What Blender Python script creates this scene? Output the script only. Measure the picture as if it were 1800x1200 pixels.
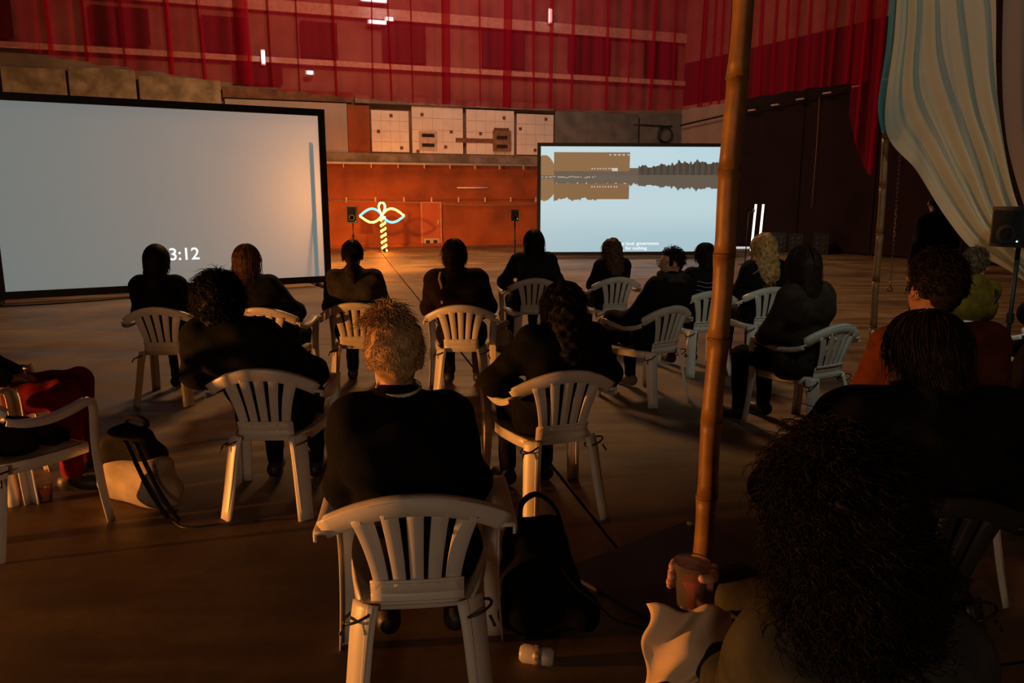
import bpy, math, random
import numpy as np
from mathutils import Vector, Matrix
random.seed(7); R = math.radians; pi = math.pi
SC = bpy.context.scene; C = SC.collection
for o in list(bpy.data.objects): bpy.data.objects.remove(o)

# ------------------------------------------------------------------ camera, world, exposure
cam = bpy.data.objects.new('camera', bpy.data.cameras.new('camera')); C.objects.link(cam)
cam.data.lens = 27.0; cam.data.sensor_width = 36.0
cam.location = (0, 0, 1.65); cam.rotation_euler = (R(90) - math.atan(255/1350.0), 0, 0)
cam.data.clip_end = 200
SC.camera = cam
SC.view_settings.view_transform = 'Standard'; SC.view_settings.look = 'None'
SC.view_settings.gamma = 1; SC.view_settings.use_curve_mapping = False
SC.view_settings.exposure = 0.0
world = bpy.data.worlds.new('world'); SC.world = world; world.use_nodes = True
world.node_tree.nodes['Background'].inputs[0].default_value = (1.0, 0.55, 0.35, 1)
world.node_tree.nodes['Background'].inputs[1].default_value = 0.004

def lamp(name, typ, loc, power, color, size=0.3, target=None, spot=None, blend=0.6):
    l = bpy.data.lights.new(name, typ); l.energy = power; l.color = color
    if typ == 'AREA': l.shape = 'DISK'; l.size = size
    else: l.shadow_soft_size = size
    if spot: l.spot_size = R(spot); l.spot_blend = blend
    o = bpy.data.objects.new(name, l); C.objects.link(o); o.location = loc
    if target: o.rotation_euler = (Vector(target)-Vector(loc)).to_track_quat('-Z', 'Y').to_euler()
    return o
L_FLOOD, L_LEFT, L_REAR, L_HALL = 3600.0, 2300.0, 200.0, 260.0

# ------------------------------------------------------------------ materials
MATS = {}
def mat(name, col, rough=0.6, var=0.15, scale=8.0, bump=0.0, metal=0.0, emit=None, es=0.0, spec=0.5, col2=None, detail=6):
    if name in MATS: return MATS[name]
    m = bpy.data.materials.new(name); m.use_nodes = True; nt = m.node_tree; b = nt.nodes['Principled BSDF']
    tc = nt.nodes.new('ShaderNodeTexCoord'); nz = nt.nodes.new('ShaderNodeTexNoise')
    nz.inputs['Scale'].default_value = scale; nz.inputs['Detail'].default_value = detail
    nt.links.new(tc.outputs['Object'], nz.inputs['Vector'])
    mx = nt.nodes.new('ShaderNodeMix'); mx.data_type = 'RGBA'
    c2 = col2 or tuple(c*(1-var) for c in col); c1 = tuple(min(1, c*(1+var)) for c in col) if not col2 else col
    mx.inputs['A'].default_value = (*c1, 1); mx.inputs['B'].default_value = (*c2, 1)
    rp = nt.nodes.new('ShaderNodeMapRange'); rp.inputs['From Min'].default_value = 0.35; rp.inputs['From Max'].default_value = 0.65
    nt.links.new(nz.outputs['Fac'], rp.inputs['Value']); nt.links.new(rp.outputs['Result'], mx.inputs['Factor'])
    nt.links.new(mx.outputs['Result'], b.inputs['Base Color'])
    b.inputs['Roughness'].default_value = rough; b.inputs['Metallic'].default_value = metal
    b.inputs['Specular IOR Level'].default_value = spec
    if bump:
        bp = nt.nodes.new('ShaderNodeBump'); bp.inputs['Strength'].default_value = bump; bp.inputs['Distance'].default_value = 0.02
        nt.links.new(nz.outputs['Fac'], bp.inputs['Height']); nt.links.new(bp.outputs['Normal'], b.inputs['Normal'])
    if emit: b.inputs['Emission Color'].default_value = (*emit, 1); b.inputs['Emission Strength'].default_value = es
    MATS[name] = m; return m

def sheer(name, col, fac, tint, scale=5.0):
    m = bpy.data.materials.new(name); m.use_nodes = True; nt = m.node_tree; N = nt.nodes; N.clear()
    out = N.new('ShaderNodeOutputMaterial'); tr = N.new('ShaderNodeBsdfTransparent'); tr.inputs[0].default_value = (*tint, 1)
    df = N.new('ShaderNodeBsdfDiffuse'); df.inputs[0].default_value = (*col, 1)
    tl = N.new('ShaderNodeBsdfTranslucent'); tl.inputs[0].default_value = (*col, 1)
    a = N.new('ShaderNodeMixShader'); a.inputs[0].default_value = 0.5
    nt.links.new(df.outputs[0], a.inputs[1]); nt.links.new(tl.outputs[0], a.inputs[2])
    nz = N.new('ShaderNodeTexNoise'); nz.inputs['Scale'].default_value = scale
    tc = N.new('ShaderNodeTexCoord'); nt.links.new(tc.outputs['Object'], nz.inputs['Vector'])
    mr = N.new('ShaderNodeMapRange'); mr.inputs['To Min'].default_value = fac-0.06; mr.inputs['To Max'].default_value = fac+0.06
    nt.links.new(nz.outputs['Fac'], mr.inputs['Value'])
    b = N.new('ShaderNodeMixShader'); nt.links.new(mr.outputs[0], b.inputs[0])
    nt.links.new(tr.outputs[0], b.inputs[1]); nt.links.new(a.outputs[0], b.inputs[2]); nt.links.new(b.outputs[0], out.inputs[0])
    return m

def emis(name, col, s):
    if name in MATS: return MATS[name]
    m = bpy.data.materials.new(name); m.use_nodes = True; N = m.node_tree.nodes; N.clear()
    o = N.new('ShaderNodeOutputMaterial'); e = N.new('ShaderNodeEmission'); e.inputs[0].default_value = (*col, 1); e.inputs[1].default_value = s
    m.node_tree.links.new(e.outputs[0], o.inputs[0]); MATS[name] = m; return m

def floor_mat():
    m = bpy.data.materials.new('stained_concrete'); m.use_nodes = True; nt = m.node_tree; b = nt.nodes['Principled BSDF']; N = nt.nodes.new
    g = N('ShaderNodeNewGeometry')
    n1 = N('ShaderNodeTexNoise'); n1.inputs['Scale'].default_value = 0.7; n1.inputs['Detail'].default_value = 9; n1.inputs['Roughness'].default_value = 0.62
    n2 = N('ShaderNodeTexNoise'); n2.inputs['Scale'].default_value = 24; n2.inputs['Detail'].default_value = 5
    mp = N('ShaderNodeMapping'); mp.inputs['Scale'].default_value = (0.5, 2.6, 1); mp.inputs['Rotation'].default_value = (0, 0, R(-12))
    n3 = N('ShaderNodeTexNoise'); n3.inputs['Scale'].default_value = 1.6; n3.inputs['Detail'].default_value = 7
    nt.links.new(g.outputs['Position'], n1.inputs['Vector']); nt.links.new(g.outputs['Position'], n2.inputs['Vector'])
    nt.links.new(g.outputs['Position'], mp.inputs['Vector']); nt.links.new(mp.outputs[0], n3.inputs['Vector'])
    r1 = N('ShaderNodeValToRGB'); r1.color_ramp.elements[0].position = .34; r1.color_ramp.elements[1].position = .66
    r1.color_ramp.elements[0].color = (.10, .064, .036, 1); r1.color_ramp.elements[1].color = (.28, .195, .115, 1)
    nt.links.new(n1.outputs['Fac'], r1.inputs[0])
    m1 = N('ShaderNodeMix'); m1.data_type = 'RGBA'; m1.blend_type = 'MULTIPLY'; m1.inputs['Factor'].default_value = .75
    r2 = N('ShaderNodeValToRGB'); r2.color_ramp.elements[0].position = .4; r2.color_ramp.elements[1].position = .6
    r2.color_ramp.elements[0].color = (.55, .5, .46, 1); r2.color_ramp.elements[1].color = (1, 1, 1, 1)
    nt.links.new(n3.outputs['Fac'], r2.inputs[0]); nt.links.new(r1.outputs[0], m1.inputs['A']); nt.links.new(r2.outputs[0], m1.inputs['B'])
    m2 = N('ShaderNodeMix'); m2.data_type = 'RGBA'; m2.blend_type = 'MULTIPLY'; m2.inputs['Factor'].default_value = .35
    nt.links.new(m1.outputs['Result'], m2.inputs['A']); nt.links.new(n2.outputs['Color'], m2.inputs['B'])
    nt.links.new(m2.outputs['Result'], b.inputs['Base Color'])
    rr = N('ShaderNodeMapRange'); rr.inputs['From Min'].default_value = .35; rr.inputs['From Max'].default_value = .65
    rr.inputs['To Min'].default_value = .42; rr.inputs['To Max'].default_value = .8
    nt.links.new(n3.outputs['Fac'], rr.inputs['Value']); nt.links.new(rr.outputs[0], b.inputs['Roughness'])
    bp = N('ShaderNodeBump'); bp.inputs['Strength'].default_value = .06; bp.inputs['Distance'].default_value = .01
    nt.links.new(n2.outputs['Fac'], bp.inputs['Height']); nt.links.new(bp.outputs[0], b.inputs['Normal'])
    return m

M_FLOOR = floor_mat()
M_GROOVE = mat('joint_dark', (.02, .015, .012), .9)
M_WALLRED = mat('painted_red_wall', (.36, .085, .018), .75, .3, 1.1, .2, col2=(.20, .045, .012))
M_WALLUP = mat('upper_plaster', (.30, .22, .17), .85, .3, .8, .2, col2=(.16, .11, .085))
M_CONC = mat('concrete', (.26, .22, .18), .85, .3, 2.5, .3, col2=(.12, .10, .08))
M_CONCG = mat('grey_concrete', (.17, .165, .15), .85, .25, 2.0, .2)
M_BLOCK = mat('beige_concrete_block', (.46, .36, .23), .85, .3, 3.0, .3, col2=(.22, .16, .10))
M_PALE = mat('pale_board', (.42, .36, .33), .7, .08, 1.5)
M_TILE = mat('white_tile', (.84, .78, .71), .55, .06, 2.0)
M_BROWNSPOT = mat('brown_tile', (.17, .06, .04), .6)
M_PIPE = mat('pale_pipe', (.62, .58, .52), .4, .1)
M_DARKWALL = mat('dark_brown_wall', (.013, .006, .005), .9, .35, .8)
M_BEIGEWALL = mat('beige_wall', (.40, .31, .24), .85, .12, 1.0)
M_BLACK = mat('black_metal', (.012, .012, .013), .5, .2)
M_BLACKPL = mat('black_plastic', (.016, .016, .017), .45, .2)
M_CHAIR = mat('white_plastic', (.66, .62, .57), .38, .05, 6.0, .03)
M_DOOR = mat('red_door', (.42, .10, .035), .55, .1, 3.0)
M_BAMBOO = mat('bamboo', (.27, .14, .045), .5, .25, 9.0, .08, col2=(.17, .08, .025))
M_BNODE = mat('bamboo_node', (.13, .06, .025), .6)
M_ROPE = mat('dull_steel', (.25, .24, .22), .45, .2, metal=.6)
M_RED = sheer('red_tulle', (.46, .010, .065), .36, (.92, .56, .54))
M_WHT = sheer('white_tulle', (.50, .56, .50), .82, (.9, .95, .9), 3.0)
M_TUR = sheer('turquoise_sheer', (.08, .30, .38), .7, (.5, .85, .95), 3.0)
M_GRB = sheer('greyish_brown_tulle', (.30, .25, .23), .84, (.9, .8, .8), 3.0)
M_SKIN = mat('skin', (.50, .27, .18), .5, .08, 14.0)
M_EYE = mat('eye_white', (.7, .68, .65), .2); M_SOLE = mat('shoe_sole', (.55, .52, .48), .6)

# ------------------------------------------------------------------ mesh helpers
class MB:
    def __init__(s): s.v = []; s.f = []; s.mi = []; s.n = 0
    def add(s, v, f, mi=0):
        v = np.asarray(v, float).reshape(-1, 3); s.v.append(v)
        for q in f: s.f.append([int(i)+s.n for i in q])
        s.mi += [mi]*len(f); s.n += len(v); return s
    def box(s, lo, hi, mi=0, bev=0.0):
        x0, y0, z0 = lo; x1, y1, z1 = hi
        if bev <= 0:
            v = [(x0,y0,z0),(x1,y0,z0),(x1,y1,z0),(x0,y1,z0),(x0,y0,z1),(x1,y0,z1),(x1,y1,z1),(x0,y1,z1)]
            return s.add(v, [(0,3,2,1),(4,5,6,7),(0,1,5,4),(1,2,6,5),(2,3,7,6),(3,0,4,7)], mi)
        c = bev; v = []; f = []
        rings = [(z0, c), (z0+c, 0), (z1-c, 0), (z1, c)]
        for z, i in rings:
            a, b_, d, e = x0+i, x1-i, y0+i, y1-i; k = c
            v += [(a+k,d,z),(b_-k,d,z),(b_,d+k,z),(b_,e-k,z),(b_-k,e,z),(a+k,e,z),(a,e-k,z),(a,d+k,z)]
        for r in range(3):
            for i in range(8): j = (i+1) % 8; f.append((r*8+i, r*8+j, r*8+8+j, r*8+8+i))
        f.append(tuple(range(7, -1, -1))); f.append(tuple(range(24, 32)))
        return s.add(v, f, mi)
    def sweep(s, path, wdir, w, t, mi=0, closed=False):
        P = np.asarray(path, float); n = len(P)
        W = np.broadcast_to(np.asarray(wdir, float), (n, 3)).copy()
        w = np.broadcast_to(np.asarray(w, float), (n,)); t = np.broadcast_to(np.asarray(t, float), (n,))
        T = np.gradient(P, axis=0); T /= np.linalg.norm(T, axis=1)[:, None] + 1e-9
        A = W - (W*T).sum(1)[:, None]*T; A /= np.linalg.norm(A, axis=1)[:, None] + 1e-9
        B = np.cross(T, A); V = []
        c = .3
        for a, b in [(-.5, -.5+c), (-.5+c*.5, -.5), (.5-c*.5, -.5), (.5, -.5+c), (.5, .5-c), (.5-c*.5, .5), (-.5+c*.5, .5), (-.5, .5-c)]:
            aw = np.sign(a)*(w/2 - (0 if abs(a) == .5 else np.minimum(w, t)*.25))
            V.append(P + A*aw[:, None] + B*(b*t)[:, None])
        V = np.stack(V, 1).reshape(-1, 3); F = []
        for i in range(n-1):
            for k in range(8):
                j = (k+1) % 8; F.append((i*8+k, i*8+j, i*8+8+j, i*8+8+k))
        F.append(tuple(range(7, -1, -1))); F.append(tuple(range(n*8-8, n*8)))
        return s.add(V, F, mi)
    def tube(s, path, r, mi=0, n=8, cap=True):
        P = np.asarray(path, float); m = len(P); r = np.broadcast_to(np.asarray(r, float), (m,))
        T = np.gradient(P, axis=0); T /= np.linalg.norm(T, axis=1)[:, None] + 1e-9
        ref = np.array([0, 0, 1.]) if abs(T[:, 2]).mean() < .8 else np.array([1., 0, 0])
        A = np.cross(T, ref); A /= np.linalg.norm(A, axis=1)[:, None] + 1e-9; B = np.cross(T, A)
        an = np.arange(n)*2*pi/n
        V = P[:, None, :] + r[:, None, None]*(np.cos(an)[None, :, None]*A[:, None, :] + np.sin(an)[None, :, None]*B[:, None, :])
        F = []
        for i in range(m-1):
            for k in range(n): j = (k+1) % n; F.append((i*n+k, i*n+j, i*n+n+j, i*n+n+k))
        if cap: F.append(tuple(range(n-1, -1, -1))); F.append(tuple(range(m*n-n, m*n)))
        return s.add(V.reshape(-1, 3), F, mi)
    def lathe(s, prof, c=(0,0,0), n=16, mi=0, axis='z'):
        V = []; F = []
        for r, z in prof:
            for k in range(n):
                a = 2*pi*k/n; p = (r*math.cos(a), r*math.sin(a), z)
                if axis == 'x': p = (z, p[0], p[1])
                if axis == 'y': p = (p[0], z, p[1])
                V.append((p[0]+c[0], p[1]+c[1], p[2]+c[2]))
        for i in range(len(prof)-1):
            for k in range(n): j = (k+1) % n; F.append((i*n+k, i*n+j, i*n+n+j, i*n+n+k))
        F.append(tuple(range(n-1, -1, -1))); F.append(tuple(range(len(prof)*n-n, len(prof)*n)))
        return s.add(V, F, mi)
    def grid(s, G, mi=0, thick=None):
        a, b = G.shape[:2]; V = G.reshape(-1, 3); i, j = np.meshgrid(np.arange(a-1), np.arange(b-1), indexing='ij')
        q = (i*b+j).ravel(); F = np.stack([q, q+1, q+b+1, q+b], 1).tolist()
        return s.add(V, F, mi)
    def build(s, name, mats, parent=None, smooth=False):
        me = bpy.data.meshes.new(name); V = np.concatenate(s.v) if s.v else np.zeros((0, 3))
        me.from_pydata(V.tolist(), [], s.f)
        if not isinstance(mats, (list, tuple)): mats = [mats]
        for m in mats: me.materials.append(m)
        if len(mats) > 1: me.polygons.foreach_set('material_index', s.mi)
        if smooth: me.polygons.foreach_set('use_smooth', [True]*len(me.polygons))
        me.update()
        o = bpy.data.objects.new(name, me); C.objects.link(o)
        if parent: o.parent = parent
        return o

def tag(o, label=None, cat=None, group=None, kind=None):
    if label: o['label'] = label
    if cat: o['category'] = cat
    if group: o['group'] = group
    if kind: o['kind'] = kind
    return o
def empty(name, loc=(0,0,0), rz=0, label=None, cat=None, group=None):
    o = bpy.data.objects.new(name, None); C.objects.link(o); o.location = loc; o.rotation_euler = (0, 0, R(rz)); o.empty_display_size = .1
    return tag(o, label, cat, group)
def copy_tree(o, parent=None):
    c = o.copy(); C.objects.link(c); c.parent = parent
    for ch in list(o.children): copy_tree(ch, c)
    return c
def crv(pts, n=24):
    """Catmull-Rom through points"""
    P = np.asarray(pts, float); P = np.vstack([2*P[0]-P[1], P, 2*P[-1]-P[-2]]); out = []
    m = len(P)-3
    for u in np.linspace(0, m, n):
        i = min(int(u), m-1); t = u-i; a, b, c, d = P[i:i+4]
        out.append(.5*((2*b) + (-a+c)*t + (2*a-5*b+4*c-d)*t*t + (-a+3*b-3*c+d)*t**3))
    return np.array(out)

# ------------------------------------------------------------------ the room
base = tag(MB().box((-16, -7, -.3), (18, 33, -.03)).build('floor', M_GROOVE), kind='structure')
# cast slabs with open joints; the long joint runs from the lit sculpture to the front
jd = Vector((-3.37, 15.0)).normalized(); jn = Vector((jd.y, -jd.x)); j0 = Vector((.5, 3.44))
slab_n = 0
def clip_poly(poly, a, b, c):   # keep a*x+b*y<=c
    out = []
    for i in range(len(poly)):
        p, q = poly[i], poly[(i+1) % len(poly)]; dp = a*p[0]+b*p[1]-c; dq = a*q[0]+b*q[1]-c
        if dp <= 0: out.append(p)
        if dp*dq < 0: t = dp/(dp-dq); out.append((p[0]+(q[0]-p[0])*t, p[1]+(q[1]-p[1])*t))
    return out
for iu in range(-3, 4):
    for iv in range(-2, 5):
        g = .011; w, l = 6.4, 12.5
        q = [(iu*w+g, iv*l-1.2+g), ((iu+1)*w-g, iv*l-1.2+g), ((iu+1)*w-g, (iv+1)*l-1.2-g), (iu*w+g, (iv+1)*l-1.2-g)]
        poly = [tuple(j0 + jn*a + jd*b) for a, b in q]
        for pl in ((1,0,18),(-1,0,16),(0,1,33),(0,-1,7)):
            if len(poly) > 2: poly = clip_poly(poly, *pl)
        if len(poly) < 3: continue
        m = MB(); n = len(poly); v = [(x, y, 0) for x, y in poly] + [(x, y, -.03) for x, y in poly]
        m.add(v, [tuple(range(n))[::-1], tuple(range(n, 2*n))] + [(k, (k+1) % n, n+(k+1) % n, n+k) for k in range(n)])
        o = m.build('slab', M_FLOOR, base)
        nz = o.data.polygons[0].normal.z
        if nz < 0: o.data.flip_normals()

far = empty('wall_far', (-5.9, 25.0, 0), math.degrees(math.atan2(.3451, .9386))); tag(far, kind='structure')
def wb(name, s0, s1, z0, z1, m, d=.05, off=0.0, parent=None, bev=0.0):
    return MB().box((s0, -off-d, z0), (s1, -off, z1), bev=bev).build(name, m, parent or far)
wb('painted_wall', -12, 13.4, 0, 2.72, M_WALLRED, .0+.4, -.4)
wb('upper_wall', -12, 13.4, 2.72, 11, M_WALLUP, .35, -.4)
wb('beam', -12, 7.75, 2.72, 3.02, M_CONC, .3, -.12, bev=.01)
wb('pale_board', -2.9, .70, 3.02, 4.52, M_PALE, .04, .05)
wb('brown_strip', -2.95, .9, 4.56, 4.86, mat('brown_strip', (.16, .07, .035), .8, .4, 4), .06, .05)
wb('lintel', .95, 7.8, 4.55, 4.78, M_CONC, .12, .05)
sk = wb('dark_recess', .72, 1.40, 3.02, 4.5, M_WALLRED, .03, .05)
for a, b, z0, z1 in [(1.46,2.68,3.06,4.36),(2.78,4.51,3.04,4.54),(4.63,6.33,3.04,4.5),(6.43,7.79,3.06,4.42)]:
    p = wb('tile_panel', a, b, z0, z1, mat('grout', (.66, .60, .54), .8), .03, .05)
    nx = max(3, round((b-a)/.34)); nzz = 4
    for i in range(nx):
        for k in range(nzz):
            x0, x1 = a+(b-a)*i/nx+.006, a+(b-a)*(i+1)/nx-.006; c0, c1 = z0+(z1-z0)*k/nzz+.006, z0+(z1-z0)*(k+1)/nzz-.006
            wb('tile', x0, x1, c0, c1, M_TILE, .015+.004*random.random(), .08, p)
def W(x, z): return (1.46+(x-651)*.01865*1.0, 0)
def spot(s, z, w=.10, h=.10): wb('brown_spot', s-w/2, s+w/2, z-h/2, z+h/2, M_BROWNSPOT, .012, .10)
for s, z in [(2.1,4.2),(1.68,3.7),(2.42,3.2),(3.12,4.27),(4.1,3.75),(3.9,3.26),(2.96,3.1),(5.12,3.72),(5.96,4.26),(6.55,3.92),(7.5,4.27),(7.1,3.22)]: spot(s, z)
for s0, z0 in [(3.1,3.56),(3.1,3.25)]: wb('slot', s0, s0+.42, z0, z0+.11, M_GROOVE, .014, .10)
fr = mat('vent_board', (.52, .44, .37), .7)
wb('vent_board', 3.0, 3.62, 3.12, 3.75, fr, .008, .10)
wb('vent_box', 5.55, 6.18, 3.15, 3.84, mat('rusty_vent', (.24, .13, .07), .8, .3, 6), .10, .10, bev=.01)
for z0 in (3.55, 3.26): wb('slot', 5.66, 6.04, z0, z0+.11, M_GROOVE, .014, .20)
wb('stain_strip', 4.25, 5.55, 3.42, 3.56, mat('rust_stain', (.20, .09, .05), .85, .3, 8), .013, .10)
wb('brick_lip', 5.6, 6.12, 3.85, 3.92, M_BROWNSPOT, .06, .10)
wb('grey_panel', 7.85, 11.12, 3.0, 4.55, M_CONCG, .06, .05, bev=.01)
wb('grey_panel', 11.2, 13.1, 3.0, 4.6, M_CONCG, .06, .05, bev=.01)
for a, b, z0, z1 in [(-11.6,-8.7,3.9,5.0),(-8.6,-7.05,4.1,5.12),(-6.98,-5.28,4.1,5.2),(-5.2,-3.0,4.35,5.05)]:
    wb('concrete_block', a, b, z0, z1, M_BLOCK, .12, .05, bev=.015)
wb('lower_block', -5.2, -3.0, 3.9, 4.3, M_CONC, .1, .05, bev=.01)
# upper facade seen through the tulle: pale ledges and dark openings
for z, h in [(7.1, .32), (5.62, .16)]: wb('pale_ledge', -12, 13.3, z, z+h, mat('pale_ledge', (.62, .55, .48), .8), .1, .05)
for a, b, z0, z1 in [(-9.5,-8.2,5.85,6.9),(-6.3,-4.8,5.9,6.9),(-3.4,-2.2,5.85,6.85),(-2.6,-1.2,5.0,5.55),(-.6,.5,5.85,6.9),(1.9,3.3,5.85,7.0),(5.2,6.7,5.9,7.0),(8.3,9.9,5.9,7.0),(11.3,12.6,5.9,7.0)]:
    wb('dark_opening', a, b, z0, z1, mat('dark_opening', (.03, .015, .012), .9), .03, .05)
# service pipe under the beam with its small clips
pp = MB().tube([(-9, -.28, 2.69), (7.7, -.28, 2.69)], .035).build('pipe', M_PIPE, far, True)
for k in range(9): MB().box((.5+.87*k-.012, -.33, 2.55), (.5+.87*k+.012, -.26, 2.67)).build('pipe_clip', M_PIPE, pp)
cp = MB().tube([(-9, -.04, 1.55), (13, -.04, 1.55)], .015).build('conduit', mat('red_conduit', (.30, .08, .04), .7), far, True)
for k in range(8): MB().box((.58+.94*k-.02, -.07, 1.46), (.58+.94*k+.02, -.02, 1.62)).build('conduit_clip', M_PIPE, cp)
sg = MB().tube(crv([(0, -.08, 1.52), (2.6, -.08, 1.46), (5, -.08, 1.36), (7.6, -.08, 1.42)], 20), .012).build('sagging_cable', mat('grey_cable', (.3, .25, .2), .6), far, True)
wb('base_kerb', -12, 13.4, 0, .1, M_WALLRED, .18, 0)
tube_w = tag(MB().tube([(0,0,0),(1.1,0,0)], .028).build('wall_batten', mat('white_batten', (.75, .7, .62), .5), None, True), 'thin pale batten on the red wall right of the glowing palm', 'batten')
wu = Vector((.9386, .3451, 0)); wn = Vector((.3451, -.9386, 0))
def WP(s, z, off=.1): return Vector((-5.9, 25.0, z)) + wu*s + wn*off
tube_w.location = WP(4.3, 1.935, .03); tube_w.rotation_euler = (0, 0, math.atan2(.3451, .9386))
dr = empty('door_1', WP(3.07, 0, .02), math.degrees(math.atan2(.3451, .9386))); tag(dr, kind='structure')
MB().box((0, -.05, .02), (.60, 0, 1.42), bev=.008).build('door_leaf', M_DOOR, dr)
fm = MB(); fm.box((-.06, -.07, 0), (0, 0, 1.47)); fm.box((.60, -.07, 0), (.66, 0, 1.47)); fm.box((0, -.07, 1.42), (.60, 0, 1.47)); fm.build('door_frame', mat('door_frame', (.5, .2, .1), .6), dr)
vp = MB().box((.03, -.075, .06), (.57, -.05, .26)).build('vent_panel', M_PALE, dr)
for x in (.10, .36): MB().box((x, -.085, .10), (x+.13, -.07, .20)).build('vent_hole', M_GROOVE, vp)
MB().box((.52, -.10, .72), (.55, -.05, .88)).build('handle', M_PIPE, dr)
coil = MB()
for k in range(3): coil.tube([(12.2+.30*(1-.06*k)*math.cos(a), -.14-.03*k, 3.87+.30*(1-.06*k)*math.sin(a)) for a in np.linspace(0, 2*pi, 25)], .025)
coil.tube([(10.9, -.14, 4.2), (11.6, -.14, 4.18), (12.2, -.14, 4.17), (12.5, -.14, 4.18)], .025)
co = coil.build('cable_coil', M_BLACKPL, None, True); co.location = (-5.9, 25, 0); co.rotation_euler = (0, 0, math.atan2(.3451, .9386))
tag(co, 'coiled black cable on the grey concrete wall above the lit lake screen', 'cable')

ru = Vector((4.7, -9.4)).normalized(); ra = math.degrees(math.atan2(ru.y, ru.x))
rw = empty('wall_right', (6.3, 29.4, 0), ra); tag(rw, kind='structure')
def rb(name, s0, s1, z0, z1, m, d=.1, off=0.0, bev=0.0): return MB().box((s0, -off-d, z0), (s1, -off, z1), bev=bev).build(name, m, rw)
rb('dark_wall', 0, 28, 0, 6.4, M_DARKWALL, .3, -.3)
rb('beige_wall', 0, 3.1, 2.9, 4.9, M_BEIGEWALL, .04, 0)
rb('upper_wall', 0, 28, 6.4, 11, M_WALLUP, .3, -.3)
for k in range(9): rb('wall_plank', 3.2+2.7*k, 3.2+2.7*k+2.62, .05, 6.3, M_DARKWALL, .04, 0, .008)
rail = MB().tube([(.2, -.25, 4.2), (8.4, -.25, 4.72), (14, -.25, 5.0)], .03).build('cable_rail', M_BLACK, rw, True)
for k in range(8): MB().box((2.9+1.0*k-.15, -.36, 4.30+.064*k), (2.9+1.0*k+.15, -.30, 4.345+.064*k)).build('rail_bracket', M_PIPE, rail)
tag(MB().tube([(9.05, 23.55, 4.5), (9.06, 23.52, 3), (9.03, 23.5, 1.3)], .012).build('rope', mat('pale_cord', (.34, .22, .2), .7), None, True), 'thin rope hanging down in front of the dark right wall', 'rope')

for nm, lo, hi in [('wall_left', (-16.3,-7,0), (-16,33,11)), ('wall_back', (-16,-7.3,0), (18,-7,11)), ('wall_side', (18,-7,0), (18.3,33,11)), ('ceiling', (-16.3,-7.3,11), (18.3,33,11.3))]:
    tag(MB().box(lo, hi).build(nm, mat('dim_plaster', (.16, .11, .08), .9, .3, .6)), kind='structure')

# ------------------------------------------------------------------ hall lamps behind the tulle
def strip_lamp(loc, rz, L, label, s=6.0, vert=False):
    e = empty('strip_lamp', loc, rz, label, 'lamp', 'lamps behind the red tulle')
    a, b = ((-L/2,0,0),(L/2,0,0)) if not vert else ((0,0,-L/2),(0,0,L/2))
    MB().tube([a, b], .05).build('tube', emis('cool_tube', (.8, .92, 1.0), s), e, True)
    bx = MB(); bx.box((-L/2-.05,.06,-.06),(L/2+.05,.12,.06)) if not vert else bx.box((-.06,.06,-L/2-.05),(.06,.12,L/2+.05))
    bx.build('housing', M_PIPE, e)
rz0 = math.degrees(math.atan2(.3451, .9386))
strip_lamp(WP(1.64, 7.62, .3), rz0, .75, 'upper short cool strip lamp seen through the red tulle at the top edge')
strip_lamp(WP(1.72, 6.98, .3), rz0, .50, 'lower short cool strip lamp seen through the red tulle near the top')
strip_lamp(WP(2.1, 7.1, .3), rz0, .2, 'tiny cool lamp beside the lower strip lamp behind the red tulle')
strip_lamp(WP(-1.74, 5.74, .3), rz0, .35, 'bright star-like cool lamp behind the left part of the tulle', 10, True)
strip_lamp(WP(-.4, 5.37, .3), rz0, .16, 'small cool lamp low behind the tulle left of centre')
strip_lamp(WP(7.56, 7.6, .3), rz0, .4, 'upright cool lamp high behind the centre of the tulle', 8, True)

# ------------------------------------------------------------------ screens
def screen(name, p0, p1, z0, z1, label, surf_builder, f=.12):
    p0 = Vector(p0); p1 = Vector(p1); L = (p1-p0).length; a = math.degrees(math.atan2(p1.y-p0.y, p1.x-p0.x))
    e = empty(name, (p0.x, p0.y, 0), a, label, 'projection screen')
    fr = MB(); fr.box((0,-.05,z0),(L,.0,z0+f)); fr.box((0,-.05,z1-f),(L,.0,z1)); fr.box((0,-.05,z0+f),(f,0,z1-f)); fr.box((L-f,-.05,z0+f),(L,0,z1-f))
    fr.build('frame', M_BLACK, e)
    for x in (.06, L-.25):
        lg = MB(); lg.box((x-.03,.0,.0),(x+.03,.05,z1*.8)); lg.sweep([(x,-.45,.025),(x,.0,.05),(x,.7,.025)],(1,0,0),.06,.04); lg.sweep([(x,.68,.04),(x,.04,1.4)],(1,0,0),.04,.03)
        lg.build('foot', M_BLACK, e)
    surf_builder(e, f, L-f, z0+f, z1-f)
    return e, L
def text_obj(body, size, parent, loc, m, align='LEFT', sx=1.0):
    cu = bpy.data.curves.new('lettering', 'FONT'); cu.body = body; cu.size = size; cu.align_x = align; cu.extrude = .001; cu.offset = size*.012
    tmp = bpy.data.objects.new('t', cu); C.objects.link(tmp)
    dg = bpy.context.evaluated_depsgraph_get(); me = bpy.data.meshes.new_from_object(tmp.evaluated_get(dg)); bpy.data.objects.remove(tmp)
    o = bpy.data.objects.new('lettering', me); C.objects.link(o); me.materials.clear(); me.materials.append(m)
    o.parent = parent; o.location = loc; o.rotation_euler = (R(90), 0, 0); o.scale = (sx, 1, 1); return o
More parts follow.
